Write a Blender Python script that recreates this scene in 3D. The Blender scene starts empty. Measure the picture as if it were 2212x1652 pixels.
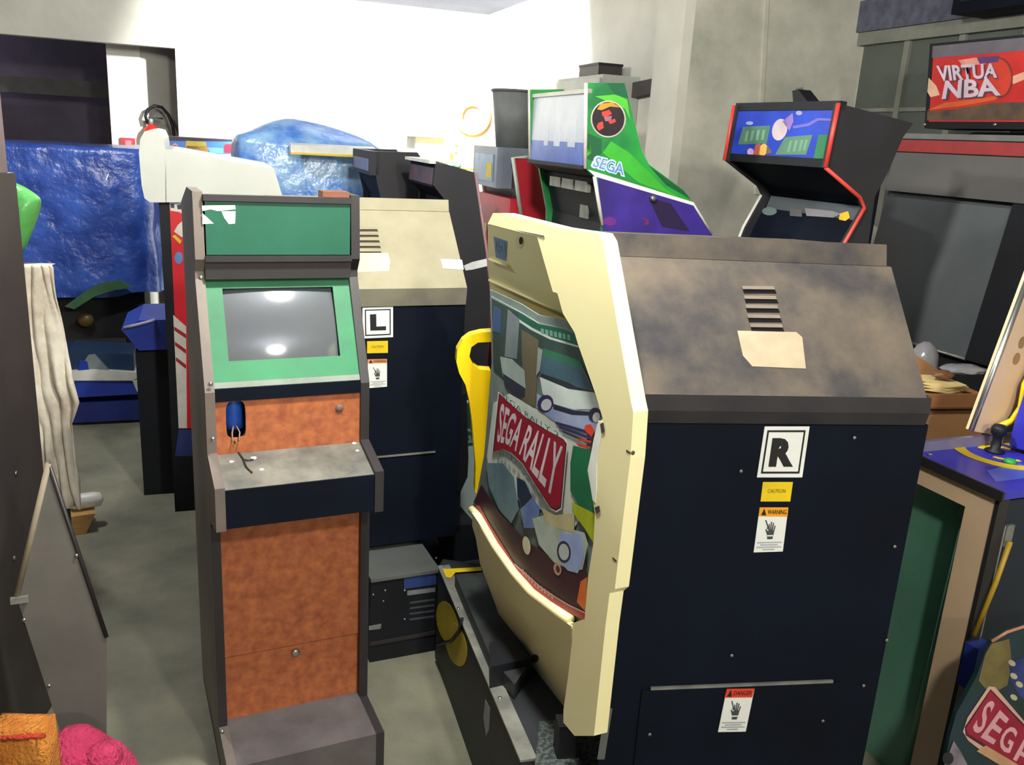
import bpy, bmesh, math, random
from mathutils import Vector, Matrix, noise

random.seed(7)
SC = bpy.context.scene
COL = SC.collection
PI = math.pi

# ------------------------------------------------------------------ camera
F, CX, CY, H = 1876.0, 1106.0, 826.0, 1.85
PITCH, ROLL = math.radians(15.56), math.radians(-3.33)
CAM = Vector((0, 0, H))
_f = Vector((0, math.cos(PITCH), -math.sin(PITCH)))
_r = Vector((1, 0, 0))
_d = _f.cross(_r)
_c, _s = math.cos(ROLL), math.sin(ROLL)
CR = _c * _r + _s * _d
CD = -_s * _r + _c * _d
CF = _f
cam_data = bpy.data.cameras.new('camera')
cam = bpy.data.objects.new('camera', cam_data)
COL.objects.link(cam)
cam.matrix_world = Matrix(((CR.x, -CD.x, -CF.x, 0), (CR.y, -CD.y, -CF.y, 0), (CR.z, -CD.z, -CF.z, H), (0, 0, 0, 1)))
cam_data.sensor_fit = 'HORIZONTAL'
cam_data.sensor_width = 36.0
cam_data.lens = 36.0 * F / 2212.0
cam_data.clip_start = 0.05
SC.camera = cam

# ------------------------------------------------------------------ world, exposure
world = bpy.data.worlds.new('world')
world.use_nodes = True
world.node_tree.nodes['Background'].inputs[0].default_value = (0.55, 0.65, 0.8, 1)
world.node_tree.nodes['Background'].inputs[1].default_value = 0.12
SC.world = world
vs = SC.view_settings
vs.view_transform = 'Standard'
vs.look = 'None'
vs.exposure = 0.0
vs.gamma = 1.0
vs.use_curve_mapping = False
SC.cycles.use_denoising = True
SC.cycles.max_bounces = 6
SC.cycles.sample_clamp_indirect = 4.0

# (name, location, colour, power, radius): bare hanging bulbs, some of them added for fill
CEIL = 3.12
BULBS = [('aisle', (-0.09, 1.82, 2.70), (1.0, 0.97, 0.86), 235, 0.085),
         ('front', (0.92, -0.01, 2.70), (1.0, 0.96, 0.86), 180, 0.085),
         ('middle', (-2.1, 3.7, 2.72), (1.0, 0.98, 0.9), 120, 0.075),  # added bulb, lights the left side and its tarpaulins
         ('right', (1.7, -2.3, 2.72), (1.0, 0.93, 0.84), 190, 0.075),  # added fill bulb, brightens the right wall and beige machine
         ('beyond', (-6.4, 8.1, 2.6), (0.95, 0.9, 1.0), 30, 0.06)]  # added bulb, lifts the darkness behind the opening


# ------------------------------------------------------------------ pixel -> place
def ray(x, y):
    return CR * ((x - CX) / F) + CD * ((y - CY) / F) + CF


def onz(x, y, z):
    d = ray(x, y)
    return CAM + d * ((z - H) / d.z)


def atd(x, y, Y):
    d = ray(x, y)
    return CAM + d * (Y / d.y)


def onplane(x, y, p0, n):
    d = ray(x, y)
    return CAM + d * ((p0 - CAM).dot(n) / d.dot(n))


# ------------------------------------------------------------------ materials
def lin(c):
    out = []
    for v in c:
        v = v / 255.0
        out.append(v / 12.92 if v <= 0.04045 else ((v + 0.055) / 1.055) ** 2.4)
    return (*out, 1.0)


_mats = {}


def M(name, col, rough=0.5, col2=None, scale=6.0, amt=None, metal=0.0, bump=0.0, bscale=40.0, spec=0.5, coat=0.0,
      lo=0.35, hi=0.65, stretch=(1, 1, 1), emit=None, estr=0.0, trans=0.0, alpha=1.0, detail=6.0):
    if name in _mats:
        return _mats[name]
    m = bpy.data.materials.new(name)
    m.use_nodes = True
    nt = m.node_tree
    b = nt.nodes['Principled BSDF']
    b.inputs['Roughness'].default_value = rough
    b.inputs['Metallic'].default_value = metal
    b.inputs['Specular IOR Level'].default_value = spec
    b.inputs['Coat Weight'].default_value = coat
    b.inputs['Transmission Weight'].default_value = trans
    b.inputs['Alpha'].default_value = alpha
    tc = nt.nodes.new('ShaderNodeTexCoord')
    mp = nt.nodes.new('ShaderNodeMapping')
    mp.inputs['Scale'].default_value = stretch
    nt.links.new(tc.outputs['Object'], mp.inputs['Vector'])
    if col2 is None:
        col2 = tuple(max(0, c * 0.86) for c in col)
    n = nt.nodes.new('ShaderNodeTexNoise')
    n.inputs['Scale'].default_value = scale
    n.inputs['Detail'].default_value = detail
    n.inputs['Roughness'].default_value = 0.62
    nt.links.new(mp.outputs[0], n.inputs['Vector'])
    rp = nt.nodes.new('ShaderNodeValToRGB')
    rp.color_ramp.elements[0].position = lo
    rp.color_ramp.elements[1].position = hi
    rp.color_ramp.elements[0].color = lin(col2)
    rp.color_ramp.elements[1].color = lin(col)
    nt.links.new(n.outputs['Fac'], rp.inputs['Fac'])
    nt.links.new(rp.outputs['Color'], b.inputs['Base Color'])
    if bump:
        n2 = nt.nodes.new('ShaderNodeTexNoise')
        n2.inputs['Scale'].default_value = bscale
        n2.inputs['Detail'].default_value = 4.0
        nt.links.new(mp.outputs[0], n2.inputs['Vector'])
        bp = nt.nodes.new('ShaderNodeBump')
        bp.inputs['Strength'].default_value = bump
        bp.inputs['Distance'].default_value = 0.02
        nt.links.new(n2.outputs['Fac'], bp.inputs['Height'])
        nt.links.new(bp.outputs['Normal'], b.inputs['Normal'])
    if emit:
        b.inputs['Emission Color'].default_value = lin(emit)
        b.inputs['Emission Strength'].default_value = estr
    _mats[name] = m
    return m


# ------------------------------------------------------------------ objects
def props(o, label=None, cat=None, group=None, kind=None):
    if label:
        o['label'] = label
    if cat:
        o['category'] = cat
    if group:
        o['group'] = group
    if kind:
        o['kind'] = kind
    return o


def link(name, me, parent=None, mat=None, smooth=False):
    o = bpy.data.objects.new(name, me)
    COL.objects.link(o)
    if parent is not None:
        o.parent = parent
    if mat is not None:
        me.materials.append(mat)
    if smooth:
        for p in me.polygons:
            p.use_smooth = True
    return o


def from_bm(name, bm, mat, parent=None, smooth=False, bevel=0.0, seg=2):
    if bevel:
        es = [e for e in bm.edges if len(e.link_faces) == 2 and e.calc_face_angle(0) > 0.35]
        bmesh.ops.bevel(bm, geom=es, offset=bevel, segments=seg, profile=0.5, affect='EDGES', clamp_overlap=True)
    bmesh.ops.recalc_face_normals(bm, faces=bm.faces)
    me = bpy.data.meshes.new(name)
    bm.to_mesh(me)
    bm.free()
    return link(name, me, parent, mat, smooth)


def pydata(name, vs_, fs, mat, parent=None, smooth=False):
    me = bpy.data.meshes.new(name)
    me.from_pydata([tuple(v) for v in vs_], [], fs)
    me.update()
    return link(name, me, parent, mat, smooth)


def add_box(bm, x0, x1, y0, y1, z0, z1):
    v = [bm.verts.new(p) for p in ((x0, y0, z0), (x1, y0, z0), (x1, y1, z0), (x0, y1, z0),
                                   (x0, y0, z1), (x1, y0, z1), (x1, y1, z1), (x0, y1, z1))]
    for f in ((3, 2, 1, 0), (4, 5, 6, 7), (0, 1, 5, 4), (1, 2, 6, 5), (2, 3, 7, 6), (3, 0, 4, 7)):
        bm.faces.new([v[i] for i in f])


def box(name, x0, x1, y0, y1, z0, z1, mat, parent=None, bevel=0.004, **k):
    bm = bmesh.new()
    add_box(bm, min(x0, x1), max(x0, x1), min(y0, y1), max(y0, y1), min(z0, z1), max(z0, z1))
    return from_bm(name, bm, mat, parent, bevel=bevel, **k)


def slab(name, pts, vec, mat, parent=None, bevel=0.0, seg=2, smooth=False):
    """polygon pts (3-D) extruded by vec"""
    bm = bmesh.new()
    vec = Vector(vec)
    a = [bm.verts.new(Vector(p)) for p in pts]
    b = [bm.verts.new(Vector(p) + vec) for p in pts]
    n = len(pts)
    bm.faces.new(a)
    bm.faces.new(b[::-1])
    for i in range(n):
        j = (i + 1) % n
        bm.faces.new((a[j], a[i], b[i], b[j]))
    return from_bm(name, bm, mat, parent, bevel=bevel, seg=seg, smooth=smooth)


def tube(name, pts, r, mat, parent=None, n=10, closed=False, caps=True):
    """pts polyline; r number or list"""
    pts = [Vector(p) for p in pts]
    m = len(pts)
    rs = r if isinstance(r, (list, tuple)) else [r] * m
    vs_, fs = [], []
    up = Vector((0, 0, 1))
    prev = None
    for i, p in enumerate(pts):
        if closed:
            t = pts[(i + 1) % m] - pts[i - 1]
        else:
            t = pts[min(i + 1, m - 1)] - pts[max(i - 1, 0)]
        t.normalize()
        if prev is None:
            a = t.cross(up)
            if a.length < 1e-3:
                a = t.cross(Vector((1, 0, 0)))
        else:
            a = prev - t * prev.dot(t)
        a.normalize()
        prev = a
        b = t.cross(a)
        for k in range(n):
            w = 2 * PI * k / n
            vs_.append(p + (a * math.cos(w) + b * math.sin(w)) * rs[i])
    rng = m if closed else m - 1
    for i in range(rng):
        for k in range(n):
            i2 = (i + 1) % m
            fs.append((i * n + k, i * n + (k + 1) % n, i2 * n + (k + 1) % n, i2 * n + k))
    if caps and not closed:
        fs.append(tuple(range(n))[::-1])
        fs.append(tuple((m - 1) * n + k for k in range(n)))
    return pydata(name, vs_, fs, mat, parent, smooth=True)


def lathe(name, prof, mat, parent=None, n=24, loc=(0, 0, 0), rot=None):
    """prof list of (r, z)"""
    vs_, fs = [], []
    mt = Matrix.Translation(Vector(loc)) @ (rot.to_4x4() if rot is not None else Matrix())
    for r, z in prof:
        for k in range(n):
            w = 2 * PI * k / n
            vs_.append(mt @ Vector((max(r, 1e-4) * math.cos(w), max(r, 1e-4) * math.sin(w), z)))
    for i in range(len(prof) - 1):
        for k in range(n):
            fs.append((i * n + k, i * n + (k + 1) % n, (i + 1) * n + (k + 1) % n, (i + 1) * n + k))
    fs.append(tuple(range(n))[::-1])
    fs.append(tuple((len(prof) - 1) * n + k for k in range(n)))
    o = pydata(name, vs_, fs, mat, parent, smooth=True)
    return o


def axis_rot(d):
    return Vector(d).to_track_quat('Z', 'Y').to_matrix()


def text_mesh(s, bold=0.0):
    cu = bpy.data.curves.new('lettering', 'FONT')
    cu.body = s
    cu.size = 1.0
    cu.offset = bold
    cu.resolution_u = 3
    o = bpy.data.objects.new('lettering', cu)
    COL.objects.link(o)
    bpy.context.view_layer.update()
    dg = bpy.context.evaluated_depsgraph_get()
    me = bpy.data.meshes.new_from_object(o.evaluated_get(dg))
    bpy.data.objects.remove(o)
    bpy.data.curves.remove(cu)
    return me


def text_quad(name, s, quad, mat, parent, bold=0.0, warp=None):
    """letters stretched into quad (tl, tr, br, bl), local coordinates"""
    me = text_mesh(s, bold)
    xs = [v.co.x for v in me.vertices]
    ys = [v.co.y for v in me.vertices]
    x0, x1, y0, y1 = min(xs), max(xs), min(ys), max(ys)
    tl, tr, br, bl = [Vector(q) for q in quad]
    for v in me.vertices:
        a = (v.co.x - x0) / (x1 - x0)
        b = (v.co.y - y0) / (y1 - y0)
        if warp:
            v.co = warp(a, b)
        else:
            v.co = (bl * (1 - a) + br * a) * (1 - b) + (tl * (1 - a) + tr * a) * b
    me.materials.clear()
    return link(name, me, parent, mat)


class Fr:
    """a thing: an Empty on the floor; local x along yaw, y to its left, z up"""

    def __init__(s, name, ox, oy, yaw, label=None, cat=None, group=None, oz=0.0, kind=None):
        s.o = Vector((ox, oy, oz))
        a = math.radians(yaw)
        s.u = Vector((math.cos(a), math.sin(a), 0))
        s.v = Vector((-math.sin(a), math.cos(a), 0))
        s.e = bpy.data.objects.new(name, None)
        s.e.empty_display_size = 0.1
        COL.objects.link(s.e)
        s.e.location = s.o
        s.e.rotation_euler = (0, 0, a)
        props(s.e, label, cat, group, kind)

    def L(s, w):
        w = w - s.o
        return Vector((w.dot(s.u), w.dot(s.v), w.z))

    def W(s, l):
        return s.o + s.u * l[0] + s.v * l[1] + Vector((0, 0, l[2]))

    def Y(s, px, py, c=0.0):
        return s.L(onplane(px, py, s.W((0, c, 0)), s.v))

    def X(s, px, py, c=0.0):
        return s.L(onplane(px, py, s.W((c, 0, 0)), s.u))

    def Z(s, px, py, z):
        return s.L(onz(px, py, s.o.z + z))

    def G(s, px, py, p0, n):
        """generic local plane"""
        n = Vector(n)
        nw = s.u * n.x + s.v * n.y + Vector((0, 0, n.z))
        return s.L(onplane(px, py, s.W(p0), nw))


def plane_y(fr, c):
    return lambda px, py, off=0.0: fr.Y(px, py, c - off)


def decal(name, pl, pxs, off, mat, parent, th=0.0008, n=None):
    """flat print: pixel outline on plane function pl(px,py,off)"""
    pts = [pl(x, y, off) for x, y in pxs]
    if n is None:
        a = (pts[1] - pts[0]).cross(pts[2] - pts[1])
        n = a.normalized()
    back = pl(pxs[0][0], pxs[0][1], off - th) - pts[0]
    sgn = 1 if back.dot(n) > 0 else -1
    return slab(name, pts, n * (th * sgn), mat, parent)


def ellipse(cx, cy, rx, ry, n=18, rot=0.0, a0=0.0, a1=2 * PI):
    out = []
    full = abs(a1 - a0 - 2 * PI) < 1e-6
    for i in range(n):
        t = a0 + (a1 - a0) * i / (n if full else n - 1)
        x, y = rx * math.cos(t), ry * math.sin(t)
        out.append((cx + x * math.cos(rot) - y * math.sin(rot), cy + x * math.sin(rot) + y * math.cos(rot)))
    return out


def rrect(x0, y0, x1, y1, r, n=4):
    out = []
    for cx, cy, a in ((x1 - r, y0 + r, -PI / 2), (x1 - r, y1 - r, 0), (x0 + r, y1 - r, PI / 2), (x0 + r, y0 + r, PI)):
        for i in range(n + 1):
            t = a + PI / 2 * i / n
            out.append((cx + r * math.cos(t), cy + r * math.sin(t)))
    return out


# ------------------------------------------------------------------ shared materials
m_black = M('black_paint', (18, 21, 28), 0.55, (13, 15, 21), 5, bump=0.05, spec=0.35)
m_navyblack = M('navy_black_paint', (11, 18, 32), 0.65, (7, 12, 22), 3, bump=0.04, spec=0.12)
m_brownblack = M('brown_black_laminate', (46, 42, 44), 0.55, (34, 31, 33), 3)
m_edge = M('dark_edge_trim', (44, 40, 44), 0.45)
m_greyprint = M('grey_print', (120, 122, 124), 0.5)
m_white = M('white_plastic', (226, 228, 222), 0.4)
m_whiteprint = M('white_print', (232, 234, 230), 0.5, (222, 224, 220))
m_blackprint = M('black_print', (22, 24, 24), 0.5)
m_screw = M('screw_metal', (190, 190, 186), 0.3, metal=0.9)
m_dark = M('deep_dark', (12, 13, 17), 0.7)
m_glass_dark = M('screen_glass', (86, 92, 98), 0.15, (72, 78, 84), 2, spec=0.6)
m_red = M('red_laminate', (196, 34, 52), 0.45, (176, 26, 44))
m_yellow = M('yellow_plastic', (240, 208, 16), 0.35, (232, 190, 10), 2)
m_yellowprint = M('yellow_print', (232, 200, 24), 0.5)
m_chrome = M('chrome_strip', (200, 200, 196), 0.25, metal=0.9)
m_greymetal = M('grey_metal', (150, 152, 146), 0.45, (118, 120, 114), 12, metal=0.4)

# ================================================================== THE ROOM
RY = 20.0
A = atd(1056, 32, 8.6)
CEIL = A.z
RA = math.radians(RY)
RU = Vector((math.cos(RA), math.sin(RA), 0))
RV = Vector((-math.sin(RA), math.cos(RA), 0))
A0 = Vector((A.x, A.y, 0))


def room(u, v, z=0.0):
    return A0 + RU * u + RV * v + Vector((0, 0, z))


def wall(name, pts2, thick_dir, mat, z0=0.0, z1=None, t=0.12):
    """pts2 two room (u, v) ends"""
    z1 = CEIL if z1 is None else z1
    a, b = room(*pts2[0]), room(*pts2[1])
    d = (RU * thick_dir[0] + RV * thick_dir[1]) * t
    o = slab(name, [a + Vector((0, 0, z0)), b + Vector((0, 0, z0)), b + Vector((0, 0, z1)), a + Vector((0, 0, z1))], d, mat)
    props(o, kind='structure')
    return o


m_wall = M('plaster_white', (226, 224, 214), 0.85, (204, 202, 192), 1.3, bump=0.05, bscale=30)
m_wallg = M('plaster_grey', (204, 202, 190), 0.9, (164, 166, 154), 2.4, bump=0.12, bscale=14, lo=0.3, hi=0.6)
m_ceil = M('ceiling_paint', (120, 124, 140), 0.9, (104, 108, 124), 1.5)
m_floor = M('concrete_floor', (138, 136, 116), 0.75, (80, 84, 72), 2.6, bump=0.15, bscale=60, lo=0.25, hi=0.75, detail=10)

wl = [room(-9, 3), room(4, 3), room(4, -13), room(-9, -13)]
fl = slab('floor', [Vector((p.x, p.y, 0)) for p in wl], (0, 0, -0.1), m_floor)
props(fl, kind='structure')
ce = slab('ceiling', [Vector((p.x, p.y, CEIL)) for p in wl], (0, 0, 0.1), m_ceil)
props(ce, kind='structure')


def room_u_at(px, py, v=0.0):
    p = onplane(px, py, room(0, v), RV)
    return (p - A0).dot(RU), p.z


u_open, z_lint = room_u_at(378, 104)
PV = 5.1           # how far wall 1 runs towards the camera
def pillar_v():
    # v where the pillar corner (u=0 plane) meets pixel column 1490
    p = onplane(1489, 150, room(0, 0), RU)
    return (p - A0).dot(RV)
PV = pillar_v()
p = onplane(1850, 200, room(0, PV), RV)
U2 = (p - A0).dot(RU)
wall('wall_back', ((u_open, 0), (0.12, 0)), (0, 1), m_wall)
wall('wall_back_lintel', ((-9, 0), (u_open, 0)), (0, 1), m_wall, z0=z_lint)
wall('wall_side', ((0, 0), (0, PV + 0.12)), (1, 0), m_wall)
wall('wall_right', ((0, PV), (U2 + 0.12, PV)), (0, 1), m_wallg)
wall('wall_far_right', ((U2, PV), (U2, -13)), (1, 0), m_wallg)
wall('wall_rear', ((-9, -13), (4, -13)), (0, -1), m_wallg)
wall('wall_left', ((-9, 3), (-9, -13)), (-1, 0), m_wallg)
# the dark room behind the opening
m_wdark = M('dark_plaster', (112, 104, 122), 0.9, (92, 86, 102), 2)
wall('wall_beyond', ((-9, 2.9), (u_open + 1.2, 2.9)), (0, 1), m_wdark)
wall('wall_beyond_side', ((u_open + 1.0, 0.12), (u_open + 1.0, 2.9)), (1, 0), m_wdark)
# pier standing just behind the opening, its cream corner lit
ua, _ = room_u_at(235, 200, 0.45)
ub, _ = room_u_at(306, 200, 0.45)
uc, _ = room_u_at(384, 200, 0.9)
pier = slab('wall_pier', [room(ua, 0.45), room(ub, 0.45), room(uc + 0.1, 0.95), room(ua, 0.95)], (0, 0, CEIL), m_wall)
props(pier, kind='structure')
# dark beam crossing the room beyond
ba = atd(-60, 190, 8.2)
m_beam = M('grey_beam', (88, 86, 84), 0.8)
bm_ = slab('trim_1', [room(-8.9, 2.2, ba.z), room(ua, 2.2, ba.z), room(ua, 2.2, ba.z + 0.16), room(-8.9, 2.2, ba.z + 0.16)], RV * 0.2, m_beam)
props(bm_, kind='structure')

# dark band on the lit side wall, coloured to stand for a shaded recess
W1 = lambda px, py, off=0.0: onplane(px, py, room(-off, 0), RU)
m_recess = M('dark_rail', (74, 68, 66), 0.7)
rl = slab('trim_2', [W1(1300, 192, 0.05), W1(1430, 165, 0.05), W1(1430, 197, 0.05), W1(1300, 224, 0.05)], RU * 0.06, m_recess)
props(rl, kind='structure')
# pilaster between the lit wall and the grey wall
pa = W1(1430, 150, 0)
va = (pa - A0).dot(RV)
pil = slab('wall_pilaster', [room(-0.06, va), room(0.0, va), room(0.0, PV), room(-0.06, PV)], (0, 0, CEIL), m_wall)
props(pil, kind='structure')
# stained pipe chase on the grey wall
W2 = lambda px, py, off=0.0: onplane(px, py, room(0, PV - off), RV)
m_stain = M('wall_stain', (120, 112, 92), 0.9, (150, 150, 138), 9)
st = slab('trim_3', [W2(1654, 0, 0.012), W2(1662, 0, 0.012), W2(1640, 420, 0.012), W2(1632, 420, 0.012)], RV * 0.02, m_wallg)
props(st, kind='structure')
wire = [(1720, 190), (1735, 188), (1737, 205), (1722, 208)]
st = slab('trim_4', [W2(x, y, 0.004) for x, y in wire], RV * 0.01, m_stain)
props(st, kind='structure')

# window with grey panes and a dark stone lintel on the far right wall
W3 = lambda px, py, off=0.0: onplane(px, py, room(U2 - off, 0), RU)
m_pane = M('dull_pane', (92, 98, 92), 0.35, (78, 84, 80), 2)
m_frame = M('window_grey', (132, 134, 126), 0.6)
m_lint = M('blue_stone', (96, 98, 116), 0.7, (70, 72, 90), 14)
win = Fr('window_1', W3(1852, 200).x, W3(1852, 200).y, RY, kind='structure')
wz0, wz1 = W3(1850, 292).z, W3(1852, 102).z
wv0 = win.L(room(U2, PV)).y
for i, (a, b) in enumerate(((0.02, 0.36), (0.40, 0.74), (0.78, 1.12), (1.16, 1.5), (1.54, 1.9))):
    for z0, z1 in ((wz0 - 0.5, (wz0 + wz1) / 2 - 0.12), ((wz0 + wz1) / 2 - 0.10, wz1)):
        box('pane', -0.012, 0.0, wv0 - a, wv0 - b, z0, z1, m_pane, win.e, 0.002)
    box('mullion', -0.03, 0.0, wv0 - b, wv0 - b - 0.04, wz0 - 0.5, wz1, m_frame, win.e, 0.003)
box('transom', -0.026, 0.0, wv0, wv0 - 1.9, (wz0 + wz1) / 2 - 0.12, (wz0 + wz1) / 2 - 0.10, m_frame, win.e, 0.002)
box('head_rail', -0.05, 0.0, wv0, wv0 - 2.6, wz1, wz1 + 0.07, m_frame, win.e, 0.004)
box('lintel', -0.07, 0.0, wv0, wv0 - 2.6, wz1 + 0.07, wz1 + 0.24, m_lint, win.e, 0.004)

# ================================================================== LAMPS
m_cord = M('lamp_cord', (30, 30, 30), 0.6)
m_socket = M('lamp_socket', (60, 58, 56), 0.5)


def bulb_lamp(tag, loc, colr, power, r, label):
    f = Fr('pendant_lamp', loc[0], loc[1], 0, label, 'lamp', oz=loc[2] - r)
    zt = CEIL - f.o.z
    lathe('ceiling_rose', [(0.05, zt - 0.03), (0.06, zt - 0.002)], m_socket, f.e, 16)
    tube('cord', [(0, 0, 2 * r + 0.07), (0, 0, zt - 0.02)], 0.004, m_cord, f.e, 6)
    lathe('socket', [(0.02, 2 * r - 0.005), (0.026, 2 * r + 0.02), (0.024, 2 * r + 0.07), (0.008, 2 * r + 0.08)], m_socket, f.e, 14)
    m = bpy.data.materials.new('bulb_glow_' + tag)
    m.use_nodes = True
    nt = m.node_tree
    for n in list(nt.nodes):
        if n.type != 'OUTPUT_MATERIAL':
            nt.nodes.remove(n)
    em = nt.nodes.new('ShaderNodeEmission')
    em.inputs[0].default_value = (*colr, 1)
    em.inputs[1].default_value = power / (4 * PI * r * r * PI)
    nt.links.new(em.outputs[0], nt.nodes['Material Output'].inputs[0])
    prof = [(r * math.sin(PI * i / 8), r - r * math.cos(PI * i / 8)) for i in range(9)]
    lathe('bulb', prof, m, f.e, 12)
    return f


for (tag, loc, colr, pw, r), lb in zip(BULBS, (
        'bare bulb hanging above the aisle between green screen and rally machines',
        'bare bulb hanging over the open floor before the rally machines',
        'bare bulb hanging over the aisle by the tarpaulins',
        'bare bulb hanging at the rear of the room',
        'dim bare bulb hanging in the dark room beyond')):
    bulb_lamp(tag, loc, colr, pw, r, lb)

FLOOD = Vector((-0.95, 5.75, 2.84))
fl_t = Vector((-0.75, 8.2, 2.0))
ff = Fr('flood_light', FLOOD.x, FLOOD.y, 0, 'black flood light on the ceiling aimed at the white back wall', 'lamp', oz=FLOOD.z)
dirv = (fl_t - FLOOD).normalized()
rot = axis_rot(dirv)
lathe('reflector', [(0.03, -0.08), (0.06, -0.07), (0.08, 0.03), (0.074, 0.03), (0.05, -0.05), (0.015, -0.06)], m_black, ff.e, 20, rot=rot)
tube('bracket', [(0, 0, 0.05), (0, -0.06, 0.2), (0, -0.06, CEIL - FLOOD.z)], 0.012, m_black, ff.e, 8)
sp = bpy.data.lights.new('flood_beam', 'SPOT')
sp.energy = 1300
sp.color = (1.0, 0.99, 0.95)
sp.spot_size = math.radians(122)
sp.spot_blend = 0.3
sp.shadow_soft_size = 0.06
so = bpy.data.objects.new('flood_beam', sp)
COL.objects.link(so)
so.parent = ff.e
so.rotation_euler = (-dirv).to_track_quat('Z', 'Y').to_euler()
so.location = dirv * 0.04

# ================================================================== GREEN SCREEN UPRIGHT
m_orange = M('orange_mottled_laminate', (188, 110, 64), 0.6, (136, 70, 44), 30, bump=0.03, lo=0.3, hi=0.7, detail=9)
m_greenp = M('green_card', (34, 128, 82), 0.55, (26, 102, 66), 3)
m_greenm = M('green_marquee', (20, 94, 70), 0.55, (16, 82, 62), 3)
m_shelf = M('worn_steel_shelf', (150, 150, 140), 0.42, (96, 98, 94), 7, metal=0.35)
m_side = M('grey_brown_side', (124, 112, 102), 0.5, (92, 84, 80), 3, stretch=(1, 1, 0.4))

a, b = onz(489, 1550, 0.15), onz(773, 1498, 0.15)
g = Fr('arcade_cabinet', (a.x + b.x) / 2, (a.y + b.y) / 2, 25.5,
       'slim upright arcade machine with green screen surround and orange mottled front panels', 'arcade machine')
S = H / 1.75
IX = 0.197            # inner half width
OX = 0.222
DEP = 0.48
prof = [(DEP, 0.02), (DEP, 1.62), (0.28, 1.676), (0.115, 1.676), (0.105, 1.50), (0.13, 1.465), (0.128, 1.445), (-0.01, 1.165), (-0.01, 0.995),
        (-0.165, 0.955), (-0.165, 0.835), (-0.02, 0.80), (-0.02, 0.15), (-0.215, 0.15), (-0.215, 0.02)]
for s_ in (-1, 1):
    x0 = s_ * IX
    pp = [Vector((x0, y, z)) for y, z in prof]
    slab('side_panel', pp, (s_ * (OX - IX), 0, 0), m_side if s_ < 0 else m_brownblack, g.e, 0.004)
    # dark trim strip on the front edge of the lower part
    box('edge_trim', x0 - (0.001 if s_ < 0 else 0), x0 + s_ * (OX - IX), -0.028, -0.019, 0.15, 0.79, m_edge, g.e, 0.002)
# lower doors
def g_panel(name, pxs, y, th, mat, bev=0.003):
    return slab(name, [g.Y(px, py, y) for px, py in pxs], (0, th, 0), mat, g.e, bev)
zs = 0.362
box('lower_door', -IX, IX, 0.0, 0.02, 0.15, zs - 0.004, m_orange, g.e, 0.003)
box('upper_door', -IX, IX, -0.004, 0.02, zs, 0.80, m_orange, g.e, 0.003)
lk = g.Y(638, 1408, 0)
lathe('door_lock', [(0.012, 0), (0.012, 0.008), (0.008, 0.010)], m_screw, g.e, 16, loc=(lk.x, 0.0, lk.z), rot=axis_rot((0, -1, 0)))
# base step
box('base_step', -IX, IX, -0.215, 0.02, 0.02, 0.15, M('dusty_brown_step', (96, 90, 90), 0.7, (72, 68, 70), 6), g.e, 0.004)
box('base_plinth', -OX, OX, -0.20, DEP - 0.02, 0.0, 0.02, m_black, g.e, 0.003)
# control shelf with apron
sh = [(-IX, 0.0, 0.985), (IX, 0.0, 0.985), (IX, -0.155, 0.945), (-IX, -0.155, 0.945)]
slab('control_shelf', sh, (0, 0, -0.018), m_shelf, g.e, 0.002)
box('apron', -IX, IX, -0.16, -0.14, 0.838, 0.944, m_navyblack, g.e, 0.003)
# bits of torn paper and dirt on the shelf
for i, (px, py, r) in enumerate(((548, 990, 0.008), (565, 1015, 0.006), (500, 998, 0.006), (765, 958, 0.006), (772, 974, 0.005))):
    q = g.G(px, py, (0, 0, 0.985), Vector((0, -0.04, 0.155)).normalized())
    pts = [q + Vector((r * math.cos(t) * (1 + 0.3 * math.sin(3 * t + i)), r * 0.8 * math.sin(t), 0.0008 + 0.258 * r * 0.8 * math.sin(t))) for t in [k * PI / 4 for k in range(8)]]
    slab('paper_scrap', pts, (0, 0, 0.0012), m_whiteprint, g.e)
# upper orange panel with cut-out hole: frame pieces around the hole
hx0, hx1 = g.Y(488, 900, 0).x, g.Y(531, 900, 0).x
hz1, hz0 = g.Y(510, 866, 0).z, g.Y(510, 948, 0).z
def holed_panel(name, x0, x1, z0, z1, hx0, hx1, hz0, hz1, y, th, mat, parent, rr=0.5, n=8):
    """panel with a rounded slot"""
    bm = bmesh.new()
    cx, hw = (hx0 + hx1) / 2, (hx1 - hx0) / 2
    ring = []
    for k in range(4 * n):
        t = 2 * PI * k / (4 * n)
        ex = cx + hw * (abs(math.cos(t)) ** rr) * (1 if math.cos(t) > 0 else -1)
        ez = (hz0 + hz1) / 2 + (hz1 - hz0) / 2 * (abs(math.sin(t)) ** rr) * (1 if math.sin(t) > 0 else -1)
        ring.append((ex, ez))
    outer = []
    for k in range(4 * n):
        t = 2 * PI * k / (4 * n)
        c, s2 = math.cos(t), math.sin(t)
        m_ = max(abs(c), abs(s2))
        c, s2 = c / m_, s2 / m_
        outer.append((cx + ((x1 - cx) if c > 0 else (cx - x0)) * c, (hz0 + hz1) / 2 + ((z1 - (hz0 + hz1) / 2) if s2 > 0 else ((hz0 + hz1) / 2 - z0)) * s2))
    N = 4 * n
    vf = [[bm.verts.new((px_, yy, pz_)) for px_, pz_ in rg] for yy in (y, y + th) for rg in (ring, outer)]
    for i in range(N):
        j = (i + 1) % N
        bm.faces.new((vf[0][i], vf[0][j], vf[1][j], vf[1][i]))
        bm.faces.new((vf[2][j], vf[2][i], vf[3][i], vf[3][j]))
        bm.faces.new((vf[0][j], vf[0][i], vf[2][i], vf[2][j]))
        bm.faces.new((vf[1][i], vf[1][j], vf[3][j], vf[3][i]))
    return from_bm(name, bm, mat, parent)
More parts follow.
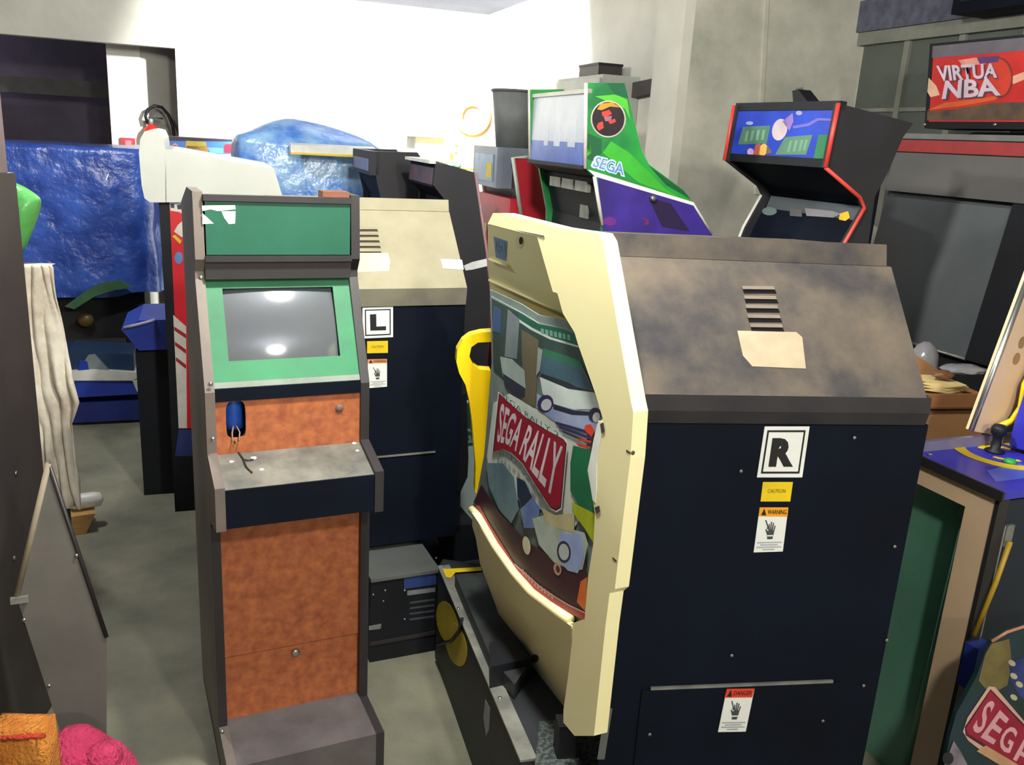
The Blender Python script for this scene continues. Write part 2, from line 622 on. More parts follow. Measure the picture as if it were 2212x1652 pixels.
holed_panel('speaker_panel', -IX, IX, 0.985, 1.137, hx0, hx1, hz0, hz1, 0.0, 0.015, m_orange, g.e)
# dark hollow box behind the hole with a blue cup and wires
m_cup = M('blue_plastic_cup', (40, 90, 190), 0.3, (30, 74, 170))
box('hollow', -IX, IX, 0.16, 0.17, 0.9, 1.2, m_dark, g.e, 0)
lathe('coin_cup', [((hx1 - hx0) * 0.55, -0.055), ((hx1 - hx0) * 0.52, -0.03), ((hx1 - hx0) * 0.52, 0.03), ((hx1 - hx0) * 0.4, 0.045)], m_cup, g.e, 20, loc=((hx0 + hx1) / 2, 0.055, hz1 - 0.035))
m_wire = M('thin_wire', (150, 120, 110), 0.5)
m_wire2 = M('dark_wire', (44, 40, 40), 0.5)
for k, (e, mm) in enumerate(((Vector((-0.03, -0.005, 0.0)), m_wire), (Vector((0.012, -0.008, 0.006)), m_wire))):
    c0 = Vector(((hx0 + hx1) / 2, 0.04, hz0 + 0.035))
    tube('wire', [c0, c0 + Vector((0.01 * (k * 2 - 1), -0.03, -0.02)), Vector(((hx0 + hx1) / 2, -0.008, hz0 - 0.004)) + e * 0.4], 0.0022, mm, g.e, 6)
w0 = Vector(((hx0 + hx1) / 2 - 0.006, -0.006, hz0 - 0.004))
def onshelf(px, py):
    return g.G(px, py, (0, 0, 0.989), Vector((0, -0.04, 0.155)).normalized())
tube('wire', [w0, onshelf(510, 968), onshelf(525, 990), onshelf(532, 1008), onshelf(545, 1020)], 0.0022, m_wire2, g.e, 6)
tube('wire', [onshelf(525, 992), onshelf(536, 994), onshelf(548, 992)], 0.002, m_wire2, g.e, 6)
kn = g.Y(733, 881, 0)
lathe('stain_knob', [(0.011, 0), (0.011, 0.004), (0.004, 0.006)], M('grey_stub', (118, 98, 84), 0.7), g.e, 14, loc=(kn.x, 0, kn.z), rot=axis_rot((0, -1, 0)))
# dark rail above, monitor bezel (tilted), tube glass
box('bezel_rail', -IX, IX, -0.008, 0.03, 1.137, 1.172, m_navyblack, g.e, 0.003)
Bn = Vector((0, -(1.44 - 1.172), -(0.205))).normalized()
B0 = Vector((0, 0.0, 1.172))
B1 = Vector((0, 0.142, 1.448))
Bup = (B1 - B0).normalized()
Bn = Vector((0, -Bup.z, Bup.y))
def bez(px, py, off=0.0):
    return g.G(px, py, B0 + Bn * off, Bn)
def bz(x, t, off=0.0):
    return Vector((x, 0, 0)) + B0 + Bup * t + Bn * off
BL = (B1 - B0).length
# opening from the picture
so_ = [bez(480, 622), bez(718, 620), bez(736, 770), bez(494, 778)]
tx0 = (so_[0].x + so_[3].x) / 2
tx1 = (so_[1].x + so_[2].x) / 2
tt1 = ((so_[0] - B0).dot(Bup) + (so_[1] - B0).dot(Bup)) / 2
tt0 = ((so_[2] - B0).dot(Bup) + (so_[3] - B0).dot(Bup)) / 2
def bez_piece(nm, x0, x1, t0, t1, mat, off=0.0, th=0.006):
    return slab(nm, [bz(x0, t0, off), bz(x1, t0, off), bz(x1, t1, off), bz(x0, t1, off)], Bn * -th, mat, g.e, 0.0015)
bez_piece('bezel_card', -IX, tx0, 0, BL, m_greenp)
bez_piece('bezel_card', tx1, IX, 0, BL, m_greenp)
bez_piece('bezel_card', tx0, tx1, 0, tt0, m_greenp)
bez_piece('bezel_card', tx0, tx1, tt1, BL, m_greenp)
m_dust = M('dusty_ledge', (140, 150, 140), 0.8)
bez_piece('dust_strip', -IX, IX, 0.0, 0.016, m_dust, 0.001, 0.002)
# convex tube
nx, nt_ = 18, 14
vs_, fs = [], []
for j in range(nt_ + 1):
    for i in range(nx + 1):
        x = tx0 - 0.006 + (tx1 - tx0 + 0.012) * i / nx
        t = tt0 - 0.006 + (tt1 - tt0 + 0.012) * j / nt_
        e = ((i / nx * 2 - 1) ** 2 + (j / nt_ * 2 - 1) ** 2) / 2
        vs_.append(bz(x, t, -0.004 - 0.018 * e))
for j in range(nt_):
    for i in range(nx):
        k = j * (nx + 1) + i
        fs.append((k, k + 1, k + nx + 2, k + nx + 1))
m_tube = M('picture_tube', (98, 102, 104), 0.07, (86, 90, 94), 1.2, spec=1.0)
pydata('picture_tube', vs_, fs, m_tube, g.e, smooth=True)
# marquee
mz0, mz1 = 1.506, 1.664
box('marquee_ledge', -IX, IX, 0.112, 0.30, 1.445, 1.506, m_brownblack, g.e, 0.004)
box('marquee_panel', -IX + 0.004, IX - 0.004, 0.106, 0.116, mz0 + 0.006, mz1 - 0.008, m_greenm, g.e, 0.002)
box('marquee_frame', -IX, IX, 0.098, 0.12, mz1 - 0.010, mz1 + 0.006, m_edge, g.e, 0.002)
box('marquee_frame', -IX, IX, 0.098, 0.12, mz0 - 0.012, mz0 + 0.004, m_edge, g.e, 0.002)
m_topb = M('bare_board', (206, 194, 170), 0.7)
slab('top_board', [(-IX, 0.12, 1.669), (IX, 0.12, 1.669), (IX, DEP - 0.01, 1.61), (-IX, DEP - 0.01, 1.61)], (0, 0, -0.015), m_topb, g.e)
box('back_board', -IX, IX, DEP - 0.02, DEP - 0.005, 0.02, 1.61, m_brownblack, g.e, 0)
box('wood_block', IX - 0.075, IX, 0.13, 0.19, 1.664, 1.684, M('brown_wood_block', (120, 72, 48), 0.7), g.e, 0.002)
# torn sticker remains on the marquee
stk = [[(436, 444), (508, 443), (509, 452), (470, 456), (455, 452), (437, 456)], [(437, 460), (446, 468), (462, 483), (437, 484)],
       [(478, 456), (509, 456), (508, 483), (494, 484), (484, 470)]]
for pxs in stk:
    slab('sticker_remnant', [g.Y(x, y, 0.105) for x, y in pxs], (0, 0.0007, 0), M('pale_sticker', (206, 222, 208), 0.6), g.e)
for px, py, yy in ((434, 600, -0.02), (455, 829, -0.012), (460, 948, -0.03), (480, 1580, -0.22)):
    q = g.Y(px, py, yy)
    lathe('bolt', [(0.006, 0), (0.006, 0.003)], m_screw, g.e, 8, loc=q, rot=axis_rot((0, -1, 0)))

# ================================================================== RALLY MACHINE, RIGHT HALF
m_dusty = M('dusty_black_cover', (92, 82, 68), 0.85, (38, 37, 41), 3.6, bump=0.1, bscale=30, lo=0.38, hi=0.66, detail=9)
m_cream = M('cream_fibreglass', (244, 236, 186), 0.4, (240, 230, 176), 2)
m_tan = M('tan_dusty_cover', (166, 160, 134), 0.7, (146, 140, 116), 5, lo=0.3, hi=0.7)
m_tanband = M('tan_grimy_band', (122, 118, 102), 0.75, (100, 97, 86), 6)  # darker tan for the band below the sloping cover
m_paper = M('blank_paper_label', (164, 150, 126), 0.7, (148, 134, 110), 10)
m_orangep = M('orange_print', (240, 164, 28), 0.5)
m_redp = M('red_print', (228, 66, 36), 0.5)
m_pad = M('black_grip_pad', (48, 54, 54), 0.6, (28, 32, 34), 9)
m_steeledge = M('steel_edge', (168, 170, 162), 0.4, (130, 132, 126), 10, metal=0.5)
m_gap = M('black_gap', (8, 9, 11), 0.9)


def lerp(a, b, t):
    return (a[0] + (b[0] - a[0]) * t, a[1] + (b[1] - a[1]) * t)


def quadpt(q, a, b):
    """q = tl, tr, br, bl pixels; a right, b down"""
    return lerp(lerp(q[0], q[1], a), lerp(q[3], q[2], a), b)


def sub(q, poly):
    return [quadpt(q, a, b) for a, b in poly]


def rect(x0, y0, x1, y1):
    return [(x0, y0), (x1, y0), (x1, y1), (x0, y1)]


HAND = [(.36, .98), (.34, .80), (.24, .62), (.16, .50), (.22, .47), (.34, .58), (.37, .56), (.34, .22), (.40, .20), (.45, .50),
        (.47, .50), (.47, .10), (.54, .10), (.55, .50), (.57, .50), (.62, .14), (.68, .16), (.66, .54), (.69, .55), (.76, .28),
        (.81, .31), (.76, .62), (.74, .80), (.70, .98)]


def letter_sticker(pl, q, ch, par, lq, bold=0.03):
    st = decal('letter_sticker', pl, q, 0.001, m_whiteprint, par)
    props(st, label='white square sticker with black frame and letter ' + ch)
    decal('frame_line', pl, sub(q, rect(.075, .075, .925, .925)), 0.0016, m_blackprint, st)
    decal('sticker_field', pl, sub(q, rect(.115, .115, .885, .885)), 0.0022, m_whiteprint, st)
    text_quad('letter', ch, [pl(x, y, 0.003) for x, y in lq], m_blackprint, st, bold)
    return st


def caution_sticker(pl, q, par):
    st = decal('caution_sticker', pl, q, 0.001, m_yellowprint, par)
    props(st, label='small yellow caution sticker')
    text_quad('lettering', 'CAUTION', [pl(*quadpt(q, a, b), 0.002) for a, b in ((.2, .36), (.8, .36), (.8, .56), (.2, .56))],
              M('olive_print', (150, 132, 20), 0.5), st, 0.01)
    return st


def hand_sticker(pl, qh, q, par, head, word):
    st = decal('warning_sticker', pl, q, 0.001, m_whiteprint, par)
    props(st, label='white warning sticker with a hand symbol and coloured heading')
    decal('heading', pl, qh, 0.0016, head, st)
    decal('triangle', pl, sub(qh, [(.08, .88), (.17, .12), (.26, .88)]), 0.0022, m_blackprint, st)
    text_quad('lettering', word, [pl(*quadpt(qh, a, b), 0.0024) for a, b in ((.3, .25), (.95, .25), (.95, .75), (.3, .75))], m_blackprint, st, 0.01)
    qb = [quadpt(q, .22, .28), quadpt(q, .74, .28), quadpt(q, .74, .72), quadpt(q, .22, .72)]
    mh = M('hand_grey', (64, 68, 70), 0.6)
    decal('hand_symbol', pl, sub(qb, HAND), 0.002, mh, st)
    decal('bolt_symbol', pl, sub(qb, [(.08, .02), (.14, 0), (.34, .34), (.40, .32), (.36, .48), (.22, .42), (.29, .38)]), 0.0022, mh, st)
    decal('cuff', pl, sub(qb, rect(.33, .78, .73, .84)), 0.0026, m_whiteprint, st)
    for i, (a, b) in enumerate(((.08, .92), (.2, .8), (.08, .92), (.3, .7))):
        decal('small_print', pl, sub(q, rect(a, .775 + i * .052, b, .80 + i * .052)), 0.002, M('pale_print', (176, 178, 184), 0.6), st)
    return st


YR = 1.723
o_ = atd(1365, 910, YR)
r = Fr('racing_cabinet', o_.x, o_.y, 9.1, 'rally racing machine seen from behind, cream side panel, dusty black back with letter R sticker', 'arcade machine')
WR = r.Y(1995, 917).x
zc = (r.Y(1365, 910).z + r.Y(1995, 917).z) / 2
zb = (r.Y(1355, 848).z + r.Y(1988, 855).z) / 2
YS = 0.227
zs0 = (r.Y(1315, 545, YS).z + r.Y(1912, 584, YS).z) / 2
YT = 0.235
zt0 = (r.Y(1297, 494, YT).z + r.Y(1898, 537, YT).z) / 2
DR = 0.80
TAPER = math.tan(math.radians(15.9))


def xl(y):
    return -TAPER * y + 0.17 * min(1.0, max(0.0, y) / 0.05)


def xlc(y):
    return -TAPER * y + 0.17 * min(1.0, max(0.0, y - 0.26) / 0.1)


def xr(y):
    return WR - 0.03 + 0.10 * y


def body_shell(name, fr, prof, fl_, fr_, mat, inset=0.0, bevel=0.006):
    bm = bmesh.new()
    A_ = [bm.verts.new((fl_(y) + inset, y, z)) for y, z in prof]
    B_ = [bm.verts.new((fr_(y), y, z)) for y, z in prof]
    n = len(prof)
    bm.faces.new(A_)
    bm.faces.new(B_[::-1])
    for i in range(n):
        j = (i + 1) % n
        bm.faces.new((A_[j], A_[i], B_[i], B_[j]))
    return from_bm(name, bm, mat, fr.e, bevel=bevel)


body_shell('back_body', r, [(0.0, 0.02), (0.0, zc - 0.002), (0.05, zc - 0.002), (DR, zc - 0.002), (DR, 0.02), (0.05, 0.02)], xl, lambda y: WR + 0.012 + 0.08 * y, m_navyblack)
bulge = body_shell('cover_band', r, [(-0.006, zc), (-0.016, zc + 0.03), (-0.012, zb), (0.26, zb), (0.4, zb), (DR, zb), (DR, zc), (0.4, zc), (0.26, zc)], xlc, lambda y: WR + 0.1 * y, M('dusty_black_band', (44, 40, 42), 0.8, (28, 27, 31), 6), bevel=0.008)
body_shell('top_cover', r, [(-0.012, zb), (YS, zs0), (0.26, zs0), (0.4, zs0), (DR, zs0), (DR, zb), (0.4, zb), (0.26, zb)], xlc, lambda y: WR - 0.012 + 0.06 * y, m_dusty, bevel=0.008)
body_shell('top_ridge', r, [(YS + 0.004, zs0 + 0.001), (YT + 0.012, zt0), (0.28, zt0 - 0.004), (0.4, zt0 - 0.018), (DR, zt0 - 0.05), (DR, zs0), (0.4, zs0), (0.28, zs0)], xlc, lambda y: WR - 0.022 + 0.06 * y, m_dusty, bevel=0.006)
# lower service panel edge and screws
p1, p2 = r.Y(1405, 1492, -0.004), r.Y(1800, 1467, -0.004)
zm = (p1.z + p2.z) / 2
box('panel_edge', p1.x, p2.x, -0.006, 0.002, zm - 0.003, zm + 0.003, m_greymetal, r.e, 0.001)
box('service_panel', p1.x - 0.02, p2.x + 0.02, -0.004, 0.002, 0.06, zm - 0.004, m_navyblack, r.e, 0.002)
for px, py in ((1600, 1017), (1845, 945), (1865, 1480), (1403, 1585), (1777, 1556), (1580, 1415), (1932, 1180), (1915, 1382)):
    q = r.Y(px, py, -0.002)
    lathe('screw', [(0.004, 0), (0.004, 0.0025)], m_greymetal, r.e, 8, loc=q, rot=axis_rot((0, -1, 0)))
# sloping cover details
Sv = Vector((0, YS + 0.012, zs0 - zb)).normalized()
Sn = Vector((0, -Sv.z, Sv.y))
SL = lambda px, py, off=0.0: r.G(px, py, Vector((0, -0.012, zb)) + Sn * off, Sn)
m_slot = M('vent_shadow', (16, 16, 18), 0.9)
for x0, x1, y in ((1605, 1674, 629), (1609, 1678, 650), (1612, 1681, 670), (1616, 1686, 691), (1622, 1691, 711)):
    v = decal('vent_slot', SL, [(x0, y - 4), (x1, y - 3), (x1 + 4, y + 5), (x0 + 2, y + 5)], 0.0005, m_slot, r.e)
    pts = [SL(x0 - 2, y - 12, 0.001), SL(x1 - 2, y - 11, 0.001), SL(x1, y - 4, 0.007), SL(x0, y - 5, 0.007)]
    slab('vent_louvre', pts, Sn * -0.002, M('louvre_dusty', (104, 94, 84), 0.85), r.e, 0.0008)
lab = [(1593, 714), (1720, 717), (1733, 728), (1741, 796), (1625, 791), (1605, 768)]
props(decal('paper_label', SL, lab, 0.001, m_paper, r.e), label='blank beige paper label')
# stickers on the vertical back
RB = lambda px, py, off=0.0: r.Y(px, py, -off)
letter_sticker(lambda x, y, o=0.0: r.Y(x, y, -o - 0.001), [(1652, 921), (1749, 921), (1733, 1031), (1635, 1031)], 'R', r.e,
               [(1669, 946), (1719, 946), (1713, 1008), (1660, 1008)], 0.06)
caution_sticker(RB, [(1648, 1041), (1713, 1041), (1707, 1083), (1643, 1083)], r.e)
hand_sticker(RB, [(1641, 1096), (1703, 1096), (1701, 1116), (1639, 1115)], [(1641, 1096), (1703, 1096), (1691, 1191), (1628, 1193)], r.e, m_orangep, 'WARNING')
RB2 = lambda px, py, off=0.0: r.Y(px, py, -0.005 - off)
hand_sticker(RB2, [(1570, 1488), (1630, 1487), (1625, 1506), (1565, 1507)], [(1570, 1488), (1630, 1487), (1611, 1580), (1551, 1581)], r.e, m_redp, 'DANGER')
strip = decal('serial_strip', RB, [(1307, 1530), (1323, 1530), (1306, 1640), (1290, 1640)], 0.002, M('dull_strip', (92, 96, 96), 0.6), r.e)

# ---- cream side panel (side plane turned from the back plane)
sd = Vector((-math.sin(math.radians(15.9)), math.cos(math.radians(15.9)), 0))
sn = Vector((-sd.y, sd.x, 0))
SP = lambda px, py, off=0.0: r.G(px, py, sn * off, sn)
border = [(1053, 484), (1065, 460), (1085, 460), (1207, 491), (1292, 504), (1302, 521), (1363, 867), (1368, 890), (1362, 988), (1328, 1272),
          (1317, 1281), (1308, 1351), (1283, 1589), (1241, 1589), (1217, 1560), (1217, 1534), (1228, 1454), (1236, 1381), (1229, 1348),
          (1263, 1337), (1270, 1248), (1282, 1172), (1285, 1109), (1281, 1082), (1269, 1015), (1290, 915), (1302, 904), (1285, 847), (1248, 742),
          (1241, 718), (1216, 677), (1204, 633), (1194, 630), (1160, 511), (1057, 484)]
cp = slab('side_panel', [SP(x, y, 0.035) for x, y in border], sn * -0.035, m_cream, r.e, 0.005, 2)
props(cp, label='cream moulded side panel with art poster')
# header recess, tilted a little downwards
tn = (sn * math.cos(0.42) + Vector((0, 0, -math.sin(0.42)))).normalized()
hp0 = SP(1057, 484, 0.033)
HD = lambda px, py, off=0.0: r.G(px, py, hp0 + tn * off, tn)
head = [(1053, 484), (1175, 508), (1212, 628), (1222, 633), (1234, 677), (1258, 724), (1163, 700), (1123, 676), (1060, 642), (1055, 569)]
hh = slab('header_recess', [HD(x, y) for x, y in head], -tn * 0.01, m_cream, cp)
m_bluel = M('faded_blue_logo', (104, 140, 190), 0.5)
lg = decal('logo_patch', HD, [(1066, 511), (1095, 521), (1093, 564), (1071, 556)], 0.001, m_bluel, cp)
text_quad('logo_lettering', 'SEGA', [HD(x, y, 0.002) for x, y in ((1068, 520), (1093, 528), (1092, 555), (1072, 548))], M('pale_blue_print', (130, 160, 200), 0.5), cp, 0.02)
decal('screw_recess', HD, ellipse(1121, 522, 9, 15, 14), 0.001, M('cream_light', (250, 244, 196), 0.5), cp)
decal('screw_hole', HD, ellipse(1125, 520, 4, 8, 12), 0.0018, m_gap, cp)
for a_, b_ in (((1057, 560), (1098, 575)), ((1057, 605), (1217, 677))):
    pa_, pb_ = HD(*a_, 0.004), HD(*b_, 0.004)
    tube('ledge_line', [pa_, pb_], 0.004, m_cream, cp, 8)
# lower skirt, tilted downwards
tn2 = (sn * math.cos(0.30) + Vector((0, 0, -math.sin(0.30)))).normalized()
kp0 = SP(1134, 1250, 0.034)
KD = lambda px, py, off=0.0: r.G(px, py, kp0 + tn2 * off, tn2)
skirt = [(1020, 1108), (1031, 1124), (1111, 1252), (1184, 1320), (1226, 1347), (1234, 1352), (1240, 1384), (1238, 1454), (1230, 1534), (1232, 1566), (1217, 1560), (1134, 1463), (1097, 1386),
         (1071, 1308), (1037, 1217), (1028, 1163), (1020, 1136)]
slab('lower_skirt', [KD(x, y) for x, y in skirt], -tn2 * 0.012, m_cream, cp)
decal('skirt_bolt_seat', KD, ellipse(1151, 1410, 10, 13, 14), 0.001, M('cream_light', (250, 244, 196), 0.5), cp)
decal('skirt_bolt', KD, ellipse(1155, 1422, 8, 9, 12), 0.0018, M('dull_bolt', (96, 86, 64), 0.5, metal=0.5), cp)
rp_ = [SP(x, y, 0.028) for x, y in ((1019, 1100), (1034, 1117), (1070, 1180), (1111, 1238), (1148, 1280), (1184, 1307), (1232, 1338))]
tube('ridge', rp_, 0.012, m_cream, cp, 10)

# ---- poster
PO = lambda px, py, off=0.0: SP(px, py, 0.014 + off)
m_pbase = M('poster_grey_green', (120, 134, 130), 0.45, (86, 100, 102), 6)
poster = [(1060, 640), (1123, 674), (1163, 698), (1214, 708), (1245, 721), (1248, 742), (1285, 847), (1302, 904), (1290, 915), (1269, 1015), (1281, 1082), (1285, 1109),
          (1282, 1172), (1270, 1248), (1263, 1340), (1226, 1322), (1172, 1288), (1111, 1232), (1051, 1134), (1022, 1085), (1030, 1068), (1046, 980), (1062, 780)]
poster_back = [(1058, 625), (1123, 655), (1163, 680), (1214, 690), (1262, 705), (1270, 742), (1305, 847), (1322, 904), (1312, 925), (1300, 1015), (1302, 1082), (1300, 1172), (1290, 1248), (1284, 1352),
               (1226, 1336), (1172, 1300), (1111, 1242), (1051, 1142), (1022, 1090), (1030, 1068), (1046, 980), (1062, 780)]
slab('poster_backing', [SP(x, y, 0.010) for x, y in poster_back], sn * -0.004, m_pbase, cp)
po = slab('poster', [PO(x, y) for x, y in poster], sn * -0.004, m_pbase, cp)
props(po, label='printed poster of white rally cars with a dark red lettered plaque')
_k = [0]


def art(name, pxs, colr, rough=0.45, c2=None, sc=8.0, step=True):
    if step:
        _k[0] += 1
    m_ = M('print_%02x%02x%02x' % tuple(int(c) for c in colr), colr, rough, c2, sc)
    return decal(name, PO, pxs, 0.0006 + 0.00012 * _k[0], m_, po, th=0.0003)


art('sky_patch', [(1062, 645), (1123, 676), (1163, 700), (1245, 722), (1250, 748), (1285, 847), (1240, 830), (1160, 800), (1120, 850), (1066, 800)], (52, 74, 72), c2=(36, 56, 58))
art('green_banner', [(1120, 676), (1163, 700), (1214, 710), (1245, 723), (1250, 747), (1190, 728), (1150, 708), (1122, 690)], (26, 96, 78))
art('white_line', [(1122, 690), (1150, 708), (1190, 728), (1250, 747), (1251, 751), (1188, 733), (1148, 713), (1121, 695)], (206, 214, 208))
for i_ in range(7):
    q0 = (1168 + i_ * 9.5, 709 + i_ * 2.2)
    art('banner_stroke', [q0, (q0[0] + 6, q0[1] + 1.4), (q0[0] + 7, q0[1] + 13), (q0[0] + 1, q0[1] + 11.6)], (120, 164, 146), step=(i_ == 0))
art('sky_patch', [(1066, 660), (1082, 668), (1080, 720), (1064, 715)], (58, 84, 130))
art('tower', [(1097, 668), (1122, 690), (1116, 775), (1090, 770)], (120, 132, 138))
art('trunk', [(1126, 712), (1164, 735), (1156, 880), (1130, 870)], (104, 96, 76))
art('trunk_light', [(1162, 750), (1172, 756), (1166, 800), (1158, 812)], (150, 158, 160))
art('ground_mist', [(1066, 870), (1100, 850), (1150, 880), (1210, 905), (1268, 930), (1266, 1015), (1278, 1085), (1240, 1140), (1150, 1090), (1060, 1060), (1052, 985)], (206, 214, 206), c2=(184, 196, 190))
art('left_car', [(1080, 770), (1105, 775), (1132, 800), (1135, 838), (1112, 850), (1086, 812)], (160, 176, 172), c2=(120, 138, 136))
art('left_bumper', [(1086, 806), (1134, 838), (1134, 856), (1118, 858), (1092, 836)], (44, 50, 66))
art('car_roof', [(1172, 752), (1252, 778), (1262, 800), (1172, 772)], (44, 110, 84))
art('windscreen', [(1170, 768), (1262, 798), (1284, 846), (1228, 832), (1166, 810)], (66, 98, 116), c2=(48, 74, 90))
art('wiper_shadow', [(1168, 806), (1228, 826), (1262, 846), (1228, 840), (1166, 814)], (34, 44, 54))
art('bonnet', [(1166, 814), (1228, 840), (1284, 848), (1292, 872), (1296, 884), (1240, 884), (1196, 872), (1172, 850)], (214, 224, 222), c2=(190, 204, 206))
art('bumper', [(1160, 850), (1196, 872), (1250, 886), (1296, 884), (1300, 904), (1290, 915), (1284, 940), (1236, 930), (1190, 905), (1160, 880)], (168, 184, 214), c2=(124, 142, 186))
art('grille', [(1194, 872), (1240, 886), (1284, 890), (1284, 898), (1236, 896), (1196, 884)], (28, 38, 60))
art('headlight_ring', ellipse(1178, 872, 17, 20, 14, 0.4), (48, 44, 92))
art('headlight', ellipse(1180, 874, 11, 13, 14, 0.4), (210, 218, 226))
art('headlight_ring', ellipse(1285, 896, 14, 16, 14, 0.2), (40, 40, 84))
art('headlight', ellipse(1288, 901, 8, 11, 14, 0.2), (220, 228, 226))
for i_ in range(3):
    art('speed_line', [(1200 + i_ * 6, 910 + i_ * 9), (1284 - i_ * 3, 934 + i_ * 11), (1282 - i_ * 3, 940 + i_ * 11), (1200 + i_ * 8, 916 + i_ * 9)], (46, 48, 92))
art('red_flash', [(1264, 918), (1276, 916), (1284, 930), (1278, 944), (1262, 928)], (226, 66, 44))
for i_ in range(2):
    art('red_flash', [(1244, 946 + i_ * 12), (1278 - i_ * 3, 952 + i_ * 13), (1276 - i_ * 3, 957 + i_ * 13), (1250, 952 + i_ * 12)], (210, 62, 50))
art('green_field', [(1238, 962), (1276, 972), (1269, 1015), (1281, 1082), (1286, 1110), (1252, 1096), (1232, 1060), (1232, 1000)], (20, 116, 76), c2=(14, 98, 66))
art('lime_field', [(1234, 1084), (1286, 1110), (1282, 1172), (1262, 1140), (1240, 1110)], (180, 196, 40))
# lower car and road
art('road', [(1024, 1084), (1040, 1046), (1080, 1110), (1140, 1170), (1200, 1210), (1262, 1200), (1270, 1250), (1264, 1320), (1226, 1306), (1172, 1272), (1111, 1218), (1054, 1126)], (62, 36, 48), c2=(46, 26, 38))
art('blur_trees', [(1050, 1000), (1086, 1000), (1110, 1030), (1120, 1100), (1104, 1130), (1078, 1100), (1056, 1050)], (110, 138, 146), c2=(80, 104, 116))
art('blur_dark', [(1116, 1030), (1134, 1040), (1152, 1080), (1130, 1100), (1118, 1070)], (34, 52, 76))
art('blur_blue', [(1124, 1100), (1150, 1074), (1166, 1096), (1160, 1140), (1132, 1140)], (120, 146, 192), c2=(84, 108, 160))
art('car_body', [(1150, 1120), (1176, 1112), (1220, 1140), (1262, 1150), (1270, 1176), (1258, 1230), (1236, 1232), (1196, 1214), (1164, 1176)], (186, 202, 192), c2=(150, 166, 150))
art('dust_arc', [(1170, 1100), (1200, 1112), (1240, 1108), (1240, 1150), (1206, 1142), (1180, 1126)], (206, 196, 150))
art('car_nose', [(1210, 1150), (1256, 1154), (1262, 1200), (1248, 1238), (1226, 1232), (1204, 1204)], (170, 190, 230), c2=(140, 160, 214))
art('number_ring', ellipse(1218, 1192, 15, 24, 18, -0.1), (44, 60, 84))
art('number_disc', ellipse(1218, 1192, 11, 18, 18, -0.1), (206, 216, 216))
art('fog_lamp', ellipse(1137, 1178, 8, 20, 16, -0.15), (228, 226, 190))
art('fog_lamp', ellipse(1204, 1229, 8, 14, 16, -0.2), (196, 160, 140))
art('fog_core', ellipse(1205, 1229, 4, 8, 12, -0.2), (96, 50, 50))
art('orange_corner', [(1246, 1300), (1254, 1256), (1268, 1246), (1266, 1322)], (230, 104, 50), c2=(220, 130, 60))
art('red_strip', [(1036, 1092), (1054, 1126), (1111, 1218), (1172, 1272), (1226, 1306), (1264, 1324), (1263, 1340), (1226, 1322), (1172, 1288), (1111, 1232), (1051, 1134), (1026, 1090)], (172, 28, 46))
art('strip_line', [(1111, 1216), (1172, 1270), (1226, 1304), (1264, 1322), (1264, 1325), (1226, 1308), (1172, 1274), (1111, 1220)], (206, 170, 170))
# plaque with warped lettering
pt = [(1079, 850), (1102, 872), (1136, 902), (1177, 927), (1216, 948), (1223, 958)]
pb = [(1211, 1094), (1200, 1101), (1189, 1095), (1154, 1042), (1130, 1001), (1105, 977), (1087, 969), (1066, 975)]
cen = (1150, 960)


def grow(pts, k):
    return [(cen[0] + (x - cen[0]) * k, cen[1] + (y - cen[1]) * k) for x, y in pts]


art('plaque_rim', grow(pt + pb, 1.04), (222, 226, 220))
art('plaque_line', grow(pt + pb, 1.015), (60, 36, 44))
art('plaque', grow(pt + pb, 0.985), (150, 24, 48), c2=(132, 20, 42))


def poly_interp(tab, a):
    for (a0, p0_), (a1, p1_) in zip(tab, tab[1:]):
        if a <= a1:
            return lerp(p0_, p1_, (a - a0) / (a1 - a0))
    return tab[-1][1]


tt_ = [(0, (1082, 868)), (.25, (1112, 893)), (.5, (1144, 918)), (.75, (1177, 938)), (1, (1216, 964))]
tb_ = [(0, (1073, 955)), (.25, (1094, 960)), (.5, (1122, 982)), (.75, (1152, 1025)), (1, (1198, 1080))]
off_ = 0.0006 + 0.00012 * (_k[0] + 3)


def warp(a, b):
    return PO(*lerp(poly_interp(tb_, a), poly_interp(tt_, a), b), off_)


text_quad('plaque_lettering', 'SEGA RALLY', [PO(1082, 868)] * 4, M('print_lilac', (216, 204, 214)), po, 0.02, warp)
text_quad('small_lettering', 'SEGA RALLY 2', [PO(1082, 868)] * 4, M('print_slate', (70, 84, 92)), po, 0.0,
          lambda a, b: PO(*(lambda p_: (p_[0] + 2, p_[1] - 22 + 12 * (1 - b)))(poly_interp(tt_, a * 0.93)), off_))
for i_ in range(10):
    p_ = poly_interp(tb_, 0.06 + i_ * 0.085)
    d_ = poly_interp(tb_, 0.06 + i_ * 0.085 + 0.055)
    art('small_stroke', [(p_[0] - 4, p_[1] + 17), (d_[0] - 4, d_[1] + 17), (d_[0] - 4, d_[1] + 26), (p_[0] - 4, p_[1] + 26)], (104, 120, 124), step=(i_ == 0))
for i_ in range(10):
    p_ = poly_interp([(0, (1128, 1236)), (.5, (1160, 1268)), (1, (1198, 1294))], i_ * 0.1)
    d_ = poly_interp([(0, (1128, 1236)), (.5, (1160, 1268)), (1, (1198, 1294))], i_ * 0.1 + 0.06)
    art('strip_stroke', [(p_[0], p_[1] - 8), (d_[0], d_[1] - 8), (d_[0], d_[1] + 2), (p_[0], p_[1] + 2)], (206, 150, 158), step=(i_ == 0))
tn_ = decal('torn_paper', lambda x, y, o=0.0: SP(x, y, 0.035 + o), [(1293, 908), (1302, 912), (1296, 950), (1289, 1000), (1288, 1060), (1286, 1086), (1280, 1080), (1270, 1016), (1282, 950)], 0.001, M('torn_white', (244, 248, 240), 0.6), cp)
